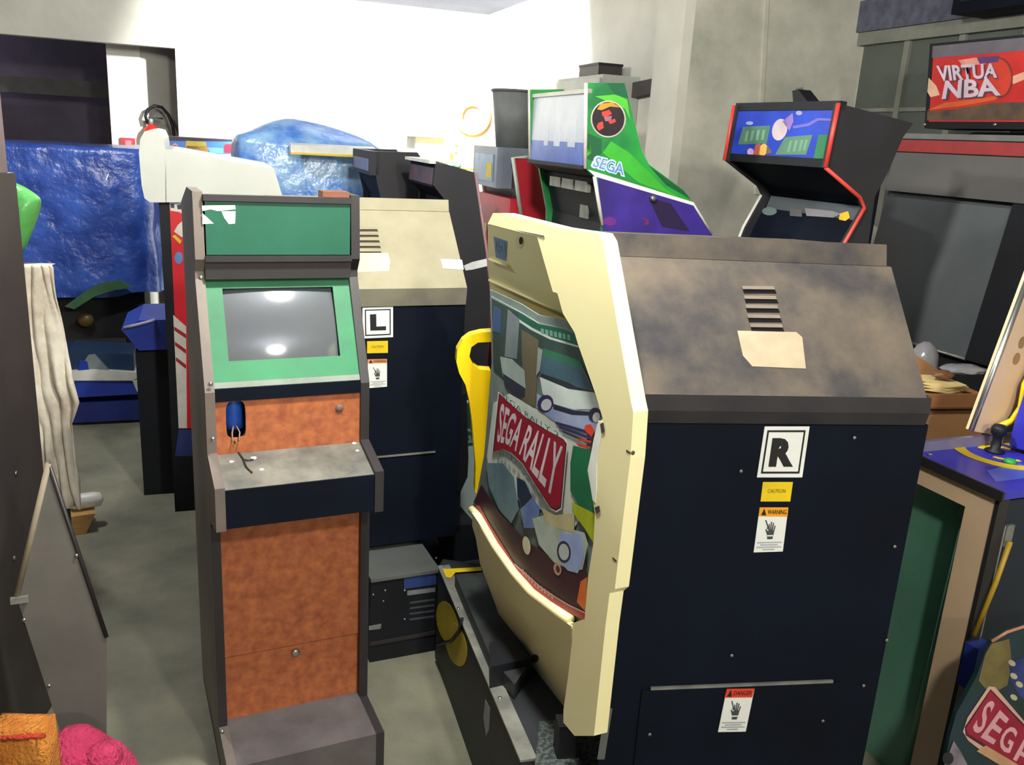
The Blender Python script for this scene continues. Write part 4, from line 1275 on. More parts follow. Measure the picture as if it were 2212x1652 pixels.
hart('pale_sweep', [(2070, 130), (2110, 124), (2130, 138), (2080, 142)], (232, 160, 150), 0.0012)
hart('ball_edge', ellipse(2158, 168, 30, 44, 22, 0.0), (120, 52, 44), 0.0014)
hart('ball', ellipse(2157, 168, 27, 41, 22, 0.0), (210, 62, 44), 0.0018)
hart('orange_sweep', [(2003, 238), (2040, 222), (2110, 214), (2160, 205), (2150, 216), (2070, 230)], (214, 96, 44), 0.002)
hart('violet_patch', [(2110, 124), (2158, 120), (2156, 134), (2116, 138)], (96, 60, 116), 0.002)
m_ltr = M('header_lilac', (222, 200, 216), 0.4)
m_lsh = M('header_dark_violet', (86, 58, 84), 0.4)
for off, dx, mm, bo in ((0.0026, 3, m_lsh, 0.05), (0.0032, 0, m_ltr, 0.03)):
    text_quad('lettering', 'VIRTUA', [NB(x + dx, y + dx, off) for x, y in ((2022, 142), (2154, 136), (2154, 168), (2028, 176))], mm, hp, bo)
    text_quad('lettering', 'NBA', [NB(x + dx, y + dx, off) for x, y in ((2042, 174), (2152, 168), (2162, 206), (2034, 214))], mm, hp, bo)
for px in (1998, 2150):
    lathe('screw', [(0.008, 0), (0.008, 0.005)], m_screw, b.e, 8, loc=b.X(px, 269, -0.002), rot=axis_rot((-1, 0, 0)))
# hood: chrome strip, red band, dark visor
HX = -0.16
zr1, zr0 = b.X(2000, 303, HX).z, b.X(2000, 329, HX).z
WH = b.X(1938, 315, HX).y
box('visor', HX, 0.3, 0.0, WH, zr0 - 0.02, zr1 + 0.02, m_black, b.e, 0.006)
box('chrome_strip', HX - 0.006, HX, 0.0, WB - 0.01, zr1 + 0.005, zr1 + 0.028, m_chrome, b.e, 0.003)
box('red_band', HX - 0.008, HX, 0.0, WH, zr0, zr1, M('band_red', (150, 44, 46), 0.45), b.e, 0.003)
# glass plane, leaning forward at the foot
gt = b.X(2190, 452, -0.20)
best = None
for i_ in range(10, 120):
    c_ = -0.01 * i_
    p_ = b.X(2090, 776, c_)
    if best is None or abs(p_.y - gt.y) < abs(best.y - gt.y):
        best = p_
GB = best if -1.0 < best.x < -0.22 else b.X(2090, 776, -0.5)
m_bigglass = M('big_dark_glass', (98, 103, 106), 0.22, (84, 89, 93), 1.5, spec=0.5)
m_hood = M('visor_grey', (88, 86, 84), 0.45, (76, 75, 74), 2)
gy0, gy1 = gt.y, WH - 0.03
slab('visor_front', [Vector((HX, 0.0, zr0 - 0.005)), Vector((HX, WH, zr0 - 0.005)), Vector((gt.x, WH, gt.z + 0.025)), Vector((gt.x, 0.0, gt.z + 0.025))], (0.02, 0, 0), m_hood, b.e)
slab('screen_glass', [Vector((gt.x, gy0, gt.z)), Vector((gt.x, gy1, gt.z)), Vector((GB.x, gy1, GB.z)), Vector((GB.x, gy0, GB.z))], (0.02, 0, 0.01), m_bigglass, b.e)
slab('screen_bezel', [Vector((gt.x - 0.012, -0.02, gt.z + 0.02)), Vector((gt.x - 0.012, gy0, gt.z + 0.02)), Vector((GB.x - 0.012, gy0, GB.z)), Vector((GB.x - 0.012, -0.02, GB.z))], (0.04, 0, 0.01), m_black, b.e)
tube('screen_trim', [Vector((GB.x - 0.006, gy0, GB.z)), Vector((GB.x - 0.006, gy1, GB.z))], 0.006, m_greymetal, b.e, 8)
ZD = 0.92
slab('carcass', [Vector((x, 0.0, z)) for x, z in ((0.3, 0.02), (0.3, hz_b), (HX + 0.03, zr0), (gt.x + 0.03, gt.z), (GB.x + 0.03, GB.z - 0.005), (GB.x + 0.0, ZD), (GB.x + 0.0, 0.02))], (0, WH, 0), m_black, b.e)
dk = b.L(onz(2060, 948, ZD))
ped = Fr('pedestal_table', b.W((dk.x, dk.y, 0)).x, b.W((dk.x, dk.y, 0)).y, 22, 'plain black pedestal carrying cardboard boxes in front of the big screen machine', 'pedestal')
box('table_top', -0.26, 0.30, -0.10, 0.22, ZD - 0.04, ZD, m_black, ped.e, 0.005)
box('table_body', -0.22, 0.27, -0.07, 0.19, 0.0, ZD - 0.04, m_black, ped.e, 0.005)

# ---- things heaped on its deck
dkw = b.W((dk.x, dk.y, 0))
m_card = M('brown_cardboard', (168, 116, 74), 0.75, (146, 98, 60), 5)
m_card2 = M('light_cardboard', (186, 138, 92), 0.75, (166, 120, 78), 5)
c1 = Fr('cardboard_box', dkw.x, dkw.y, 12, 'flat brown cardboard box under a tray of spare parts', 'box', oz=ZD)
x0, x1 = c1.Y(1990, 925, 0.0).x - 0.05, c1.Y(2126, 915, 0.0).x
z1 = c1.Y(2110, 888, 0.0).z
box('box_body', x0, x1, 0.0, 0.3, 0.0, z1, m_card2, c1.e, 0.004)
slab('box_flap', [Vector((x0, -0.002, z1)), Vector((x1, -0.002, z1 + 0.001)), Vector((x1 + 0.005, 0.06, z1 + 0.006)), Vector((x0, 0.06, z1 + 0.006))], (0, 0, 0.004), m_card, c1.e)
c2 = Fr('cardboard_tray', dkw.x, dkw.y, 12, 'shallow brown cardboard tray holding papers and plastic parts', 'tray', oz=ZD + z1 + 0.012)
ty0, ty1 = -0.01, 0.24
tx0_, tx1_ = c2.Y(1988, 875, ty0).x - 0.04, c2.Y(2122, 868, ty0).x
th_ = c2.Y(2110, 851, ty0).z
box('tray_bottom', tx0_, tx1_, ty0, ty1, 0.0, 0.006, m_card, c2.e, 0)
box('tray_wall', tx0_, tx1_, ty0, ty0 + 0.006, 0.0, th_, m_card, c2.e, 0.001)
box('tray_wall', tx0_, tx1_, ty1 - 0.006, ty1, 0.0, th_, m_card, c2.e, 0.001)
box('tray_wall', tx1_ - 0.006, tx1_, ty0, ty1, 0.0, th_, m_card, c2.e, 0.001)
box('tray_wall', tx0_, tx0_ + 0.006, ty0, ty1, 0.0, th_, m_card, c2.e, 0.001)
ztop = ZD + z1 + 0.012 + 0.007
m_papers = M('cream_paper_heap', (226, 206, 150), 0.7, (206, 182, 120), 9)


def crumple(name, cx, cy, z, sx, sy, sz, mat, label, cat, seed, amp=0.35, fr=None, n=14):
    f = Fr(name, cx, cy, 10, label, cat, oz=z)
    bm = bmesh.new()
    bmesh.ops.create_icosphere(bm, subdivisions=3, radius=1.0)
    for v in bm.verts:
        d = noise.noise(v.co * 2.1 + Vector((seed, 0, 0))) * amp + noise.noise(v.co * 5 + Vector((0, seed, 0))) * amp * 0.5
        v.co *= 1 + d
        v.co = Vector((v.co.x * sx, v.co.y * sy, max(0.0, (v.co.z * 0.5 + 0.5)) * sz))
    o = from_bm('crumpled_sheet', bm, mat, f.e, smooth=True)
    return f


pp_ = c2.W(((tx0_ + tx1_) / 2 + 0.02, 0.11, 0))
pap = Fr('paper_pile', pp_.x, pp_.y, 14, 'pile of cream paper sheets and leaflets in cardboard tray', 'paper', oz=ztop)
for i_ in range(7):
    a_ = random.uniform(-0.25, 0.25)
    w_, h_ = 0.105 - 0.004 * i_, 0.085
    ca, sa = math.cos(a_), math.sin(a_)
    z_ = 0.001 + (th_ + 0.012) * i_ / 7
    pts = []
    for j_ in range(6):
        for sg in ((-1) if False else (1,)):
            pass
    cs = [(-w_, -h_), (0, -h_ * 1.05), (w_, -h_), (w_, h_), (0, h_), (-w_, h_)]
    pts = [Vector((x * ca - y * sa, x * sa + y * ca, z_ + (0.012 if k_ in (0, 2) and i_ > 3 else 0.0))) for k_, (x, y) in enumerate(cs)]
    slab('sheet', pts, (0, 0, 0.004), m_papers, pap.e)
m_film = M('clear_bag_film', (214, 214, 220), 0.12, (190, 190, 200), 5, trans=0.55, bump=0.4, bscale=18)
m_brownbit = M('brown_part', (120, 84, 52), 0.6)
pz = ztop + th_ + 0.02
tq_ = c2.Y(2032, 832, 0.09)
w_ = c2.W((tq_.x, tq_.y, 0))
crumple('spare_part', w_.x, w_.y, pz, 0.04, 0.03, 0.03, m_brownbit, 'small brown spare part lying on cream papers', 'part', 3.1)
tq_ = c2.Y(1978, 818, 0.05)
w_ = c2.W((tq_.x, tq_.y, 0))
yc = Fr('bottle_top', w_.x, w_.y, 0, 'small yellow plastic cap beside cream papers', 'cap', oz=pz)
lathe('cap_body', [(0.018, 0), (0.02, 0.012), (0.017, 0.028), (0.006, 0.032)], m_yellow, yc.e, 16)
tq_ = c2.Y(2080, 812, 0.16)
w_ = c2.W((tq_.x, tq_.y, 0))
crumple('plastic_bag', w_.x, w_.y, pz, 0.085, 0.05, 0.035, m_film, 'flat clear plastic bag lying across the papers', 'bag', 7.7, 0.25)
# upright brown board and clear bag behind
bq = c1.Y(1985, 800, 0.34)
w_ = c1.W((bq.x, 0.36, 0))
bd = Fr('cardboard_sheet', w_.x, w_.y, 12, 'folded brown cardboard leaning behind tray', 'cardboard', oz=ZD)
t1, t2, t3, t4 = [bd.Y(x, y, 0.0) for x, y in ((1950, 752), (1962, 756), (2030, 800), (2030, 860))]
slab('sheet', [t1 + Vector((-0.1, 0, 0)), t2, t3, Vector((t4.x, 0, 0)), Vector((t1.x - 0.1, 0, 0))], (0, 0.012, 0), m_card2, bd.e, 0.002)
w2 = c1.W((c1.Y(2008, 770, 0.42).x, 0.45, 0))
pk = Fr('plastic_bag', w2.x, w2.y, 12, 'clear plastic bag standing upright behind cardboard tray', 'bag', oz=ZD)
zt2 = pk.Y(2005, 738, 0.0).z
lathe('bag_film', [(0.05, 0.0), (0.06, zt2 * 0.5), (0.052, zt2 * 0.8), (0.035, zt2 * 0.93), (0.012, zt2)], m_film, pk.e, 14)

# ---- beige machine with blue joystick deck
ZC = 1.05
p0_ = onz(2157, 1058, ZC)
e = Fr('arcade_cabinet', p0_.x, p0_.y, 22, 'beige arcade machine with blue joystick deck, yellow ring and open green front', 'arcade machine')
WE = e.Z(1989, 982, ZC).y + 0.03
m_beige = M('beige_laminate', (232, 202, 164), 0.5, (222, 190, 152), 3)
m_deckblue = M('deck_blue', (58, 58, 190), 0.3, (44, 44, 160), 4)
m_sideblue = M('dark_blue_side', (26, 36, 48), 0.6, (20, 28, 40), 3)
m_ggreen = M('green_inner_sheet', (110, 168, 142), 0.35, (92, 146, 122), 2.5, coat=0.3)
# front frame (plane x = 0)
EF = lambda px, py, off=0.0: e.X(px, py, -off)
EW = 0.085
box('frame_post', 0.0, 0.02, 0.0, EW, 0.0, ZC - 0.02, m_beige, e.e, 0.003)
WF = WE + 0.13
box('frame_post', 0.0, 0.02, WF - 0.03, WF, 0.0, ZC - 0.024, m_beige, e.e, 0.003)
zi = e.X(2087, 1095).z
box('frame_head', 0.0, 0.02, EW, WF - 0.03, zi, ZC - 0.024, m_beige, e.e, 0.003)
box('inner_sheet', 0.07, 0.08, 0.0, WF, 0.0, ZC - 0.03, m_ggreen, e.e, 0)
tube('sheet_fold', [Vector((0.066, EW + 0.06, 0.02)), Vector((0.062, EW + 0.045, 0.4)), Vector((0.064, EW + 0.03, zi + 0.01))], 0.018, m_ggreen, e.e, 10)
lathe('corner_cap', [(0.03, 0), (0.03, 0.02), (0.02, 0.03)], M('olive_cap', (110, 116, 92), 0.5), e.e, 16, loc=(0.055, EW + 0.015, zi - 0.03), rot=axis_rot((-1, 0, 0)))
# black edge, thin silver line and dark near side
box('edge_trim', -0.002, 0.035, -0.012, 0.0, 0.0, ZC - 0.01, m_brownblack, e.e, 0.003)
box('silver_line', 0.035, 0.041, -0.014, -0.004, 0.0, ZC - 0.1, m_chrome, e.e, 0.001)
box('side_panel', 0.041, 0.75, -0.008, 0.012, 0.0, ZC - 0.03, m_sideblue, e.e, 0.003)
box('side_panel', 0.02, 0.75, WF - 0.02, WF, 0.0, ZC - 0.03, m_sideblue, e.e, 0.003)
box('hinge', 0.043, 0.07, -0.016, -0.008, ZC - 0.16, ZC - 0.10, m_greymetal, e.e, 0.002)
# deck
DKX = 0.42
dkp = [Vector((-0.005, -0.02, ZC - 0.02)), Vector((-0.005, WE, ZC - 0.02)), Vector((DKX, WE, ZC - 0.02)), Vector((DKX, -0.02, ZC - 0.02))]
deck = slab('control_deck', dkp, (0, 0, 0.02), m_deckblue, e.e, 0.004)
box('deck_edge', -0.012, -0.004, -0.024, WE, ZC - 0.024, ZC + 0.003, m_brownblack, e.e, 0.003)
box('deck_rim', 0.0, DKX, WE - 0.012, WE + 0.004, ZC, ZC + 0.03, M('lilac_grey_rim', (128, 122, 148), 0.5), e.e, 0.003)
DK = lambda px, py, off=0.0: e.Z(px, py, ZC + off)
jc = DK(2148, 976)
def ring(nm, c, r0, r1, sx, sy, z, mat, par, n=36, a0=0.0, a1=2 * PI):
    vs_, fs = [], []
    full = abs(a1 - a0 - 2 * PI) < 1e-6
    for i in range(n + (0 if full else 1)):
        t = a0 + (a1 - a0) * i / n
        for r_ in (r0, r1):
            for dz in (0, 0.0012):
                vs_.append((c.x + r_ * sx * math.cos(t), c.y + r_ * sy * math.sin(t), z + dz))
    m_ = n if full else n
    for i in range(m_):
        j = (i + 1) % (n if full else n + 1)
        a, b2 = i * 4, j * 4
        for q in ((0, 1, 3, 2),):
            fs.append((a + 1, a + 3, b2 + 3, b2 + 1))
            fs.append((a, b2, b2 + 2, a + 2))
            fs.append((a, a + 1, b2 + 1, b2))
            fs.append((a + 2, b2 + 2, b2 + 3, a + 3))
    return pydata(nm, vs_, fs, mat, par)
rc = DK(2168, 980)
rr_ = (DK(2062, 971) - rc).length
ring('yellow_ring', rc, rr_ * 0.74, rr_, 1, 1, ZC + 0.001, m_yellowprint, deck)
ring('yellow_arc', rc, rr_ * 0.38, rr_ * 0.5, 1, 1, ZC + 0.001, m_yellowprint, deck, 20, 0.4, 2.2)
ring('yellow_arc', rc, rr_ * 0.38, rr_ * 0.48, 1, 1, ZC + 0.001, m_yellowprint, deck, 20, 3.4, 4.6)
lathe('joystick', [(0.026, 0.0), (0.026, 0.006), (0.014, 0.012), (0.014, 0.03), (0.012, 0.035), (0.014, 0.05), (0.021, 0.058), (0.022, 0.074), (0.016, 0.083), (0.004, 0.086)], m_black, e.e, 18, loc=(jc.x, jc.y, ZC))
gb = DK(2181, 1000)
lathe('green_button', [(0.017, 0), (0.017, 0.006), (0.013, 0.012), (0.004, 0.014)], M('green_button', (46, 160, 70), 0.35), e.e, 18, loc=(gb.x, gb.y, ZC))
sb = DK(2008, 982)
lathe('deck_bolt', [(0.008, 0), (0.008, 0.004)], m_screw, e.e, 10, loc=(sb.x, sb.y, ZC))
decal('light_blue_sweep', DK, [(2132, 1016), (2200, 1000), (2230, 1010), (2230, 1030), (2150, 1040)], 0.001, M('deck_light_blue', (92, 110, 220), 0.3), deck)
# far side wing rising beside the screen, inner face seen
wx = WE - 0.01
wing_px = [(2098, 930), (2131, 840), (2230, 575), (2330, 330), (2480, 330), (2480, 900), (2190, 915), (2150, 940)]
wing = [e.Y(x, y, wx) for x, y in wing_px]
wg = slab('wing_panel', wing, (0, 0.02, 0), m_beige, e.e, 0.003)
tube('silver_edge', [wing[0], wing[1], wing[2]], 0.008, m_chrome, e.e, 8)
EWG = lambda px, py, off=0.0: e.Y(px, py, wx - off)
for c_ in ((2196, 775), (2208, 740)):
    decal('finger_mark', EWG, ellipse(c_[0], c_[1], 7, 14, 14, 0.35), 0.001, M('mark_brown', (172, 136, 96), 0.6), wg)
ym = [e.Y(x, y, wx - 0.03) for x, y in ((2240, 780), (2214, 830), (2205, 880), (2186, 908), (2160, 920))]
tube('yellow_molding', ym, 0.009, m_yellow, e.e, 10)
slab('blue_bezel', [e.Y(x, y, wx - 0.05) for x, y in ((2216, 840), (2300, 800), (2300, 960), (2180, 960), (2192, 910))], (0, -0.2, 0), m_deckblue, e.e, 0.003)
box('monitor_housing', 0.5, 0.78, 0.0, WE - 0.02, ZC - 0.03, ZC + 0.62, m_sideblue, e.e, 0.006)
# yellow lever on the near side
tube('yellow_lever', [e.Y(2182, 1170, -0.03), e.Y(2150, 1260, -0.03), e.Y(2104, 1372, -0.03)], 0.007, M('dull_yellow', (188, 152, 40), 0.5), e.e, 8)
box('blue_bracket', e.Y(2095, 1420, -0.03).x, e.Y(2130, 1420, -0.03).x, -0.05, -0.008, e.Y(2100, 1480, -0.03).z, e.Y(2100, 1395, -0.03).z, M('bracket_blue', (44, 62, 150), 0.5), e.e, 0.003)

# ---- loose rally art panel leaning by the beige machine
ao = onz(2150, 1700, 0.0)
an = atd(2130, 1560, 1.93)
art_f = Fr('art_panel', an.x, an.y, 14, 'loose rally game art panel with red lettered plaque leaning beside beige machine', 'panel')
AP = lambda px, py, off=0.0: art_f.Y(px, py, -off)
outl = [(2040, 1652), (2046, 1620), (2052, 1590), (2066, 1540), (2110, 1460), (2128, 1410), (2142, 1385), (2175, 1365), (2215, 1352), (2330, 1345)]
pts = [AP(x, y) for x, y in outl]
pts = pts + [Vector((pts[-1].x, 0, 0.0)), Vector((pts[0].x - 0.0, 0, 0.0))]
ap = slab('panel_board', pts, (0, 0.012, 0), M('panel_dark_art', (40, 52, 70), 0.35, (26, 52, 48), 7, lo=0.4, hi=0.6), art_f.e, 0.002)
_k[0] = 0
def part2(nm, pxs, cl, c2=None, sc=10):
    _k[0] += 1
    return decal(nm, AP, pxs, 0.0006 + 0.0002 * _k[0], M('ap_%d_%d_%d' % tuple(cl), cl, 0.4, c2, sc), ap, th=0.0003)
tube('orange_rim', [AP(x, y, 0.002) for x, y in outl[6:]], 0.004, M('rim_orange', (190, 130, 100), 0.4), art_f.e, 8)
part2('olive_ground', [(2128, 1415), (2142, 1390), (2180, 1380), (2186, 1430), (2176, 1480), (2140, 1500), (2114, 1470)], (120, 110, 60), (96, 84, 56))
part2('car_patch', [(2180, 1430), (2212, 1420), (2240, 1440), (2240, 1540), (2200, 1500), (2182, 1470)], (52, 66, 130), (30, 40, 80))
for x, y in ((2186, 1432), (2190, 1460), (2202, 1478), (2190, 1506)):
    part2('pale_patch', ellipse(x, y, 9, 6, 8, 0.6), (190, 184, 150))
part2('pale_glow', [(2080, 1580), (2090, 1550), (2136, 1482), (2150, 1484), (2240, 1590), (2240, 1652), (2160, 1652), (2092, 1600)], (214, 176, 160), (196, 150, 140))
plq = [(2140, 1492), (2240, 1600), (2240, 1700), (2200, 1652), (2090, 1584), (2088, 1572)]
part2('plaque_line', [(2140, 1488), (2250, 1604), (2250, 1700), (2200, 1662), (2086, 1588), (2084, 1570)], (80, 30, 44))
part2('plaque', plq, (160, 34, 60), (140, 26, 50))
m_pk = M('ap_letter', (226, 170, 178), 0.4)
offp = 0.0006 + 0.0002 * (_k[0] + 2)
for ch, qd in (('S', [(2136, 1510), (2152, 1518), (2118, 1588), (2098, 1576)]), ('E', [(2160, 1533), (2180, 1553), (2146, 1608), (2118, 1592)]), ('G', [(2178, 1562), (2200, 1578), (2180, 1630), (2152, 1612)]), ('A', [(2208, 1586), (2222, 1600), (2226, 1660), (2188, 1640)])):
    text_quad('lettering', ch, [AP(x, y, offp) for x, y in qd], m_pk, ap, 0.02)
part2('car_nose', [(2040, 1652), (2060, 1600), (2074, 1620), (2090, 1652)], (150, 140, 150), (90, 86, 100))
part2('wheel', ellipse(2048, 1638, 12, 14, 14), (40, 38, 46))
part2('tan_nose', [(2110, 1622), (2140, 1640), (2160, 1652), (2200, 1652), (2130, 1610)], (206, 160, 120))

# ================================================================== LEFT AND BACKGROUND
def drape(name, fr, a, b, h, hem, mat, parent, rad=0.12, flare=0.05, fold=0.03, nper=96, nh=26, ntop=8, seed=0.0, dome=0.0, tiltx=0.0):
    """sheet thrown over a block of half size a x b and height h, hanging down to z = hem"""
    vs_, fs = [], []

    def per(t, k):
        # rounded rectangle of scale k
        w = 2 * PI * t
        c, s_ = math.cos(w), math.sin(w)
        p_ = 0.28
        return (a * k * (abs(c) ** p_) * (1 if c > 0 else -1), b * k * (abs(s_) ** p_) * (1 if s_ > 0 else -1))
    rings = []
    for i in range(ntop):
        k_ = (i + 0.02) / ntop
        rings.append((k_ * 0.97, None))
    for i in range(nh):
        rings.append((1.0, i / (nh - 1)))
    for ri, (k_, d) in enumerate(rings):
        for j in range(nper):
            t = j / nper
            x, y = per(t, k_)
            if d is None:
                z = h + dome * (1 - k_ * k_) + 0.02 * noise.noise(Vector((x * 3, y * 3, seed))) + tiltx * x
            else:
                z = h - (h - hem) * d - (0.0 if d > 0.08 else 0.0) + tiltx * x * (1 - d)
                n1 = noise.noise(Vector((x * 5.0 + seed, y * 5.0, z * 0.9)))
                n2 = noise.noise(Vector((x * 11 + seed, y * 11, z * 5.0)))
                o_ = flare * d + fold * (0.2 + d) * n1 + 0.014 * n2
                ln = math.hypot(x / a, y / b)
                x += o_ * (x / a) / ln
                y += o_ * (y / b) / ln
                if d > 0.97:
                    z += 0.05 * noise.noise(Vector((x * 4, y * 4, seed + 5)))
            vs_.append((x, y, z))
    for i in range(len(rings) - 1):
        for j in range(nper):
            j2 = (j + 1) % nper
            fs.append((i * nper + j, i * nper + j2, (i + 1) * nper + j2, (i + 1) * nper + j))
    fs.append(tuple(range(nper))[::-1])
    return pydata(name, vs_, fs, mat, parent, smooth=True)


m_tarp = M('blue_tarpaulin', (62, 98, 190), 0.3, (36, 60, 140), 5, bump=1.0, bscale=10, coat=0.25)
m_tarp2 = M('pale_blue_tarpaulin', (150, 190, 226), 0.28, (70, 122, 206), 7, bump=0.9, bscale=8, coat=0.25)  # blue made paler, white highlights mixed into the colour

# ---- machine under the big blue tarpaulin
o_ = atd(128, 500, 5.9)
t = Fr('covered_machine', o_.x, o_.y, 20, 'tall dark machine standing under a crumpled blue tarpaulin near doorway', 'machine')
th1 = t.Y(170, 316, -0.4).z
hm = t.Y(220, 640, -0.45).z
box('machine_body', -0.52, 0.53, -0.32, 0.32, 0.04, th1 - 0.03, m_dark, t.e, 0.01)
box('machine_shelf', -0.5, 0.4, -0.46, -0.36, hm - 0.36, hm - 0.30, M('dark_shelf', (50, 48, 52), 0.6), t.e, 0.004)
lp = t.Y(185, 690, -0.37)
lathe('amber_lamp', [(0.05, 0), (0.05, 0.02), (0.03, 0.035)], M('dim_amber', (96, 76, 34), 0.4), t.e, 16, loc=lp, rot=axis_rot((0, -1, 0)))
tp_ = Fr('tarpaulin', o_.x, o_.y, 20, 'crumpled blue tarpaulin draped over the tall dark machine', 'tarpaulin')
drape('tarpaulin_sheet', tp_, 0.62, 0.40, th1, hm, m_tarp, tp_.e, seed=2.3, fold=0.06)
# green rag hanging under its hem
gr = [t.Y(x, y, -0.50) for x, y in ((140, 662), (180, 632), (215, 612), (262, 606), (285, 622), (250, 626), (205, 640), (160, 668))]
gg = Fr('green_rag', t.W((gr[3].x, -0.52, 0)).x, t.W((gr[3].x, -0.52, 0)).y, 20, 'thin green rag caught under the blue tarpaulin hem', 'rag', oz=hm - 0.02)
slab('rag_sheet', [gg.L(t.W(p_)) for p_ in gr], (0, 0.02, 0), M('green_rag', (60, 104, 66), 0.8), gg.e)

# ---- blue ride-on at its foot
o_ = onz(240, 916, 0)
w = Fr('ride_on_toy', o_.x, o_.y, 20, 'low blue coin ride with white stripe on the floor by tarpaulin', 'ride')
RX = lambda px, py, y=0.0: w.Y(px, py, y)
xa, xb = RX(100, 900).x, RX(314, 900).x
m_kblue = M('ride_blue', (40, 66, 172), 0.35, (30, 50, 140), 3)
box('ride_base', xa, xb, 0.0, 0.32, 0.02, RX(240, 868).z, M('ride_dark_blue', (30, 48, 124), 0.45), w.e, 0.012)
slab('ride_hull', [RX(x, y) for x, y in ((100, 862), (322, 850), (300, 822), (100, 822))], (0, 0.36, 0), m_kblue, w.e, 0.012)
slab('white_stripe', [RX(x, y, -0.012) for x, y in ((100, 822), (286, 822), (296, 816), (294, 804), (200, 798), (100, 806))], (0, 0.3, 0), m_white, w.e, 0.006)
slab('nose_tip', [RX(x, y, -0.015) for x, y in ((286, 822), (300, 824), (318, 843), (316, 848), (296, 846))], (0, 0.3, 0), m_white, w.e, 0.006)
slab('ride_side', [RX(x, y, 0.02) for x, y in ((100, 804), (290, 802), (288, 765), (150, 758), (100, 770))], (0, 0.3, 0), M('ride_teal', (30, 56, 88), 0.45), w.e, 0.01)
slab('grey_fin', [RX(x, y, -0.004) for x, y in ((166, 806), (190, 768), (204, 766), (240, 804))], (0, 0.05, 0), M('ride_grey', (126, 138, 140), 0.5), w.e, 0.004)
slab('blue_window', [RX(x, y, -0.008) for x, y in ((166, 812), (172, 778), (188, 780), (196, 812))], (0, 0.01, 0), m_kblue, w.e)

# ---- white headed machine with red side art
o_ = onz(382, 1105, 0)
h = Fr('arcade_cabinet', o_.x, o_.y, 20, 'arcade machine with white overhanging top, red striped side and blue deck', 'arcade machine')
HY0 = lambda px, py, off=0.0: h.Y(px, py, -off)
WHD = 0.62
xs_, xe = h.Y(343, 437).x, h.Y(343, 437).x + 0.62
ztop_ = h.Y(370, 436).z
sx0 = h.Y(372, 985).x
prof_ = [Vector((xs_, 0, ztop_)), Vector((xe, 0, ztop_)), Vector((xe, 0, 0.0)), Vector((sx0, 0, 0.0)), Vector((sx0, 0, h.Y(372, 985).z)), Vector((h.Y(362, 760).x, 0, h.Y(362, 760).z))]
slab('carcass', prof_, (0, WHD, 0), m_black, h.e, 0.004)
m_hred = M('bright_red_art', (208, 36, 48), 0.4, (196, 28, 42))
sa = decal('side_art', HY0, [(366, 437), (600, 437), (600, 925), (386, 925), (378, 700)], 0.003, m_hred, h.e, th=0.003)
props(sa, label='red side art with white stripes')
m_pw = M('art_white', (222, 216, 208), 0.45)
decal('white_block', HY0, [(366, 437), (402, 437), (402, 470), (388, 458), (368, 455)], 0.004, m_pw, sa)
for pxs in ([(368, 440), (376, 440), (377, 449), (369, 449)], [(382, 443), (392, 441), (393, 452), (384, 452)]):
    decal('navy_check', HY0, pxs, 0.005, M('art_navy', (52, 54, 84), 0.5), sa)
decal('white_curve', HY0, [(402, 470), (384, 486), (376, 500), (392, 512), (402, 508)], 0.004, m_pw, sa)
decal('yellow_bar', HY0, [(372, 510), (378, 507), (392, 520), (389, 527)], 0.005, m_yellowprint, sa)
decal('blue_drop', HY0, ellipse(386, 557, 9, 13, 12), 0.004, M('art_sky', (96, 150, 206), 0.5), sa)
decal('white_tail', HY0, [(374, 680), (402, 705), (404, 925), (386, 925), (378, 760)], 0.004, m_pw, sa)
for i_ in range(3):
    y0 = 705 + i_ * 33
    decal('red_stripe', HY0, [(376 + i_ * 2, y0), (402, y0 + 17), (402, y0 + 26), (376 + i_ * 2, y0 + 8)], 0.005, M('stripe_red', (168, 34, 44), 0.5), sa)
decal('blue_foot_art', HY0, [(386, 928), (420, 928), (420, 985), (378, 985)], 0.003, M('art_blue', (40, 54, 112), 0.5), h.e, th=0.003)
m_hw = M('cabinet_white', (226, 230, 224), 0.4, (214, 218, 210), 2)
hd_ = [h.Y(x, y, -0.03) for x, y in ((357, 322), (592, 364), (614, 437), (357, 437))]
slab('head_box', hd_, (0, WHD + 0.06, 0), m_hw, h.e, 0.004)
nose = [h.Y(x, y, -0.03) for x, y in ((300, 330), (303, 300), (312, 284), (330, 279), (346, 283), (354, 300), (358, 330), (360, 437), (324, 437), (312, 428), (306, 400))]
slab('head_nose', nose, (0, WHD + 0.06, 0), m_hw, h.e, 0.012, 3)
dkb = [h.Y(x, y, 0.22) for x, y in ((262, 712), (300, 692), (372, 690), (375, 754), (300, 757))]
slab('control_deck', dkb, (0, 0.42, 0), M('deck_navy_blue', (38, 58, 150), 0.4, (30, 46, 128)), h.e, 0.006)
tube('deck_curve', [h.Y(x, y, 0.215) for x, y in ((268, 708), (290, 703), (318, 696), (336, 690))], 0.008, M('lilac_curve', (130, 130, 160), 0.4), h.e, 8)
lb = [h.Y(x, y, 0.24) for x, y in ((292, 757), (378, 757), (378, 930))]
box('lower_case', lb[0].x, sx0 + 0.02, 0.24, 0.60, 0.0, lb[0].z, m_black, h.e, 0.006)

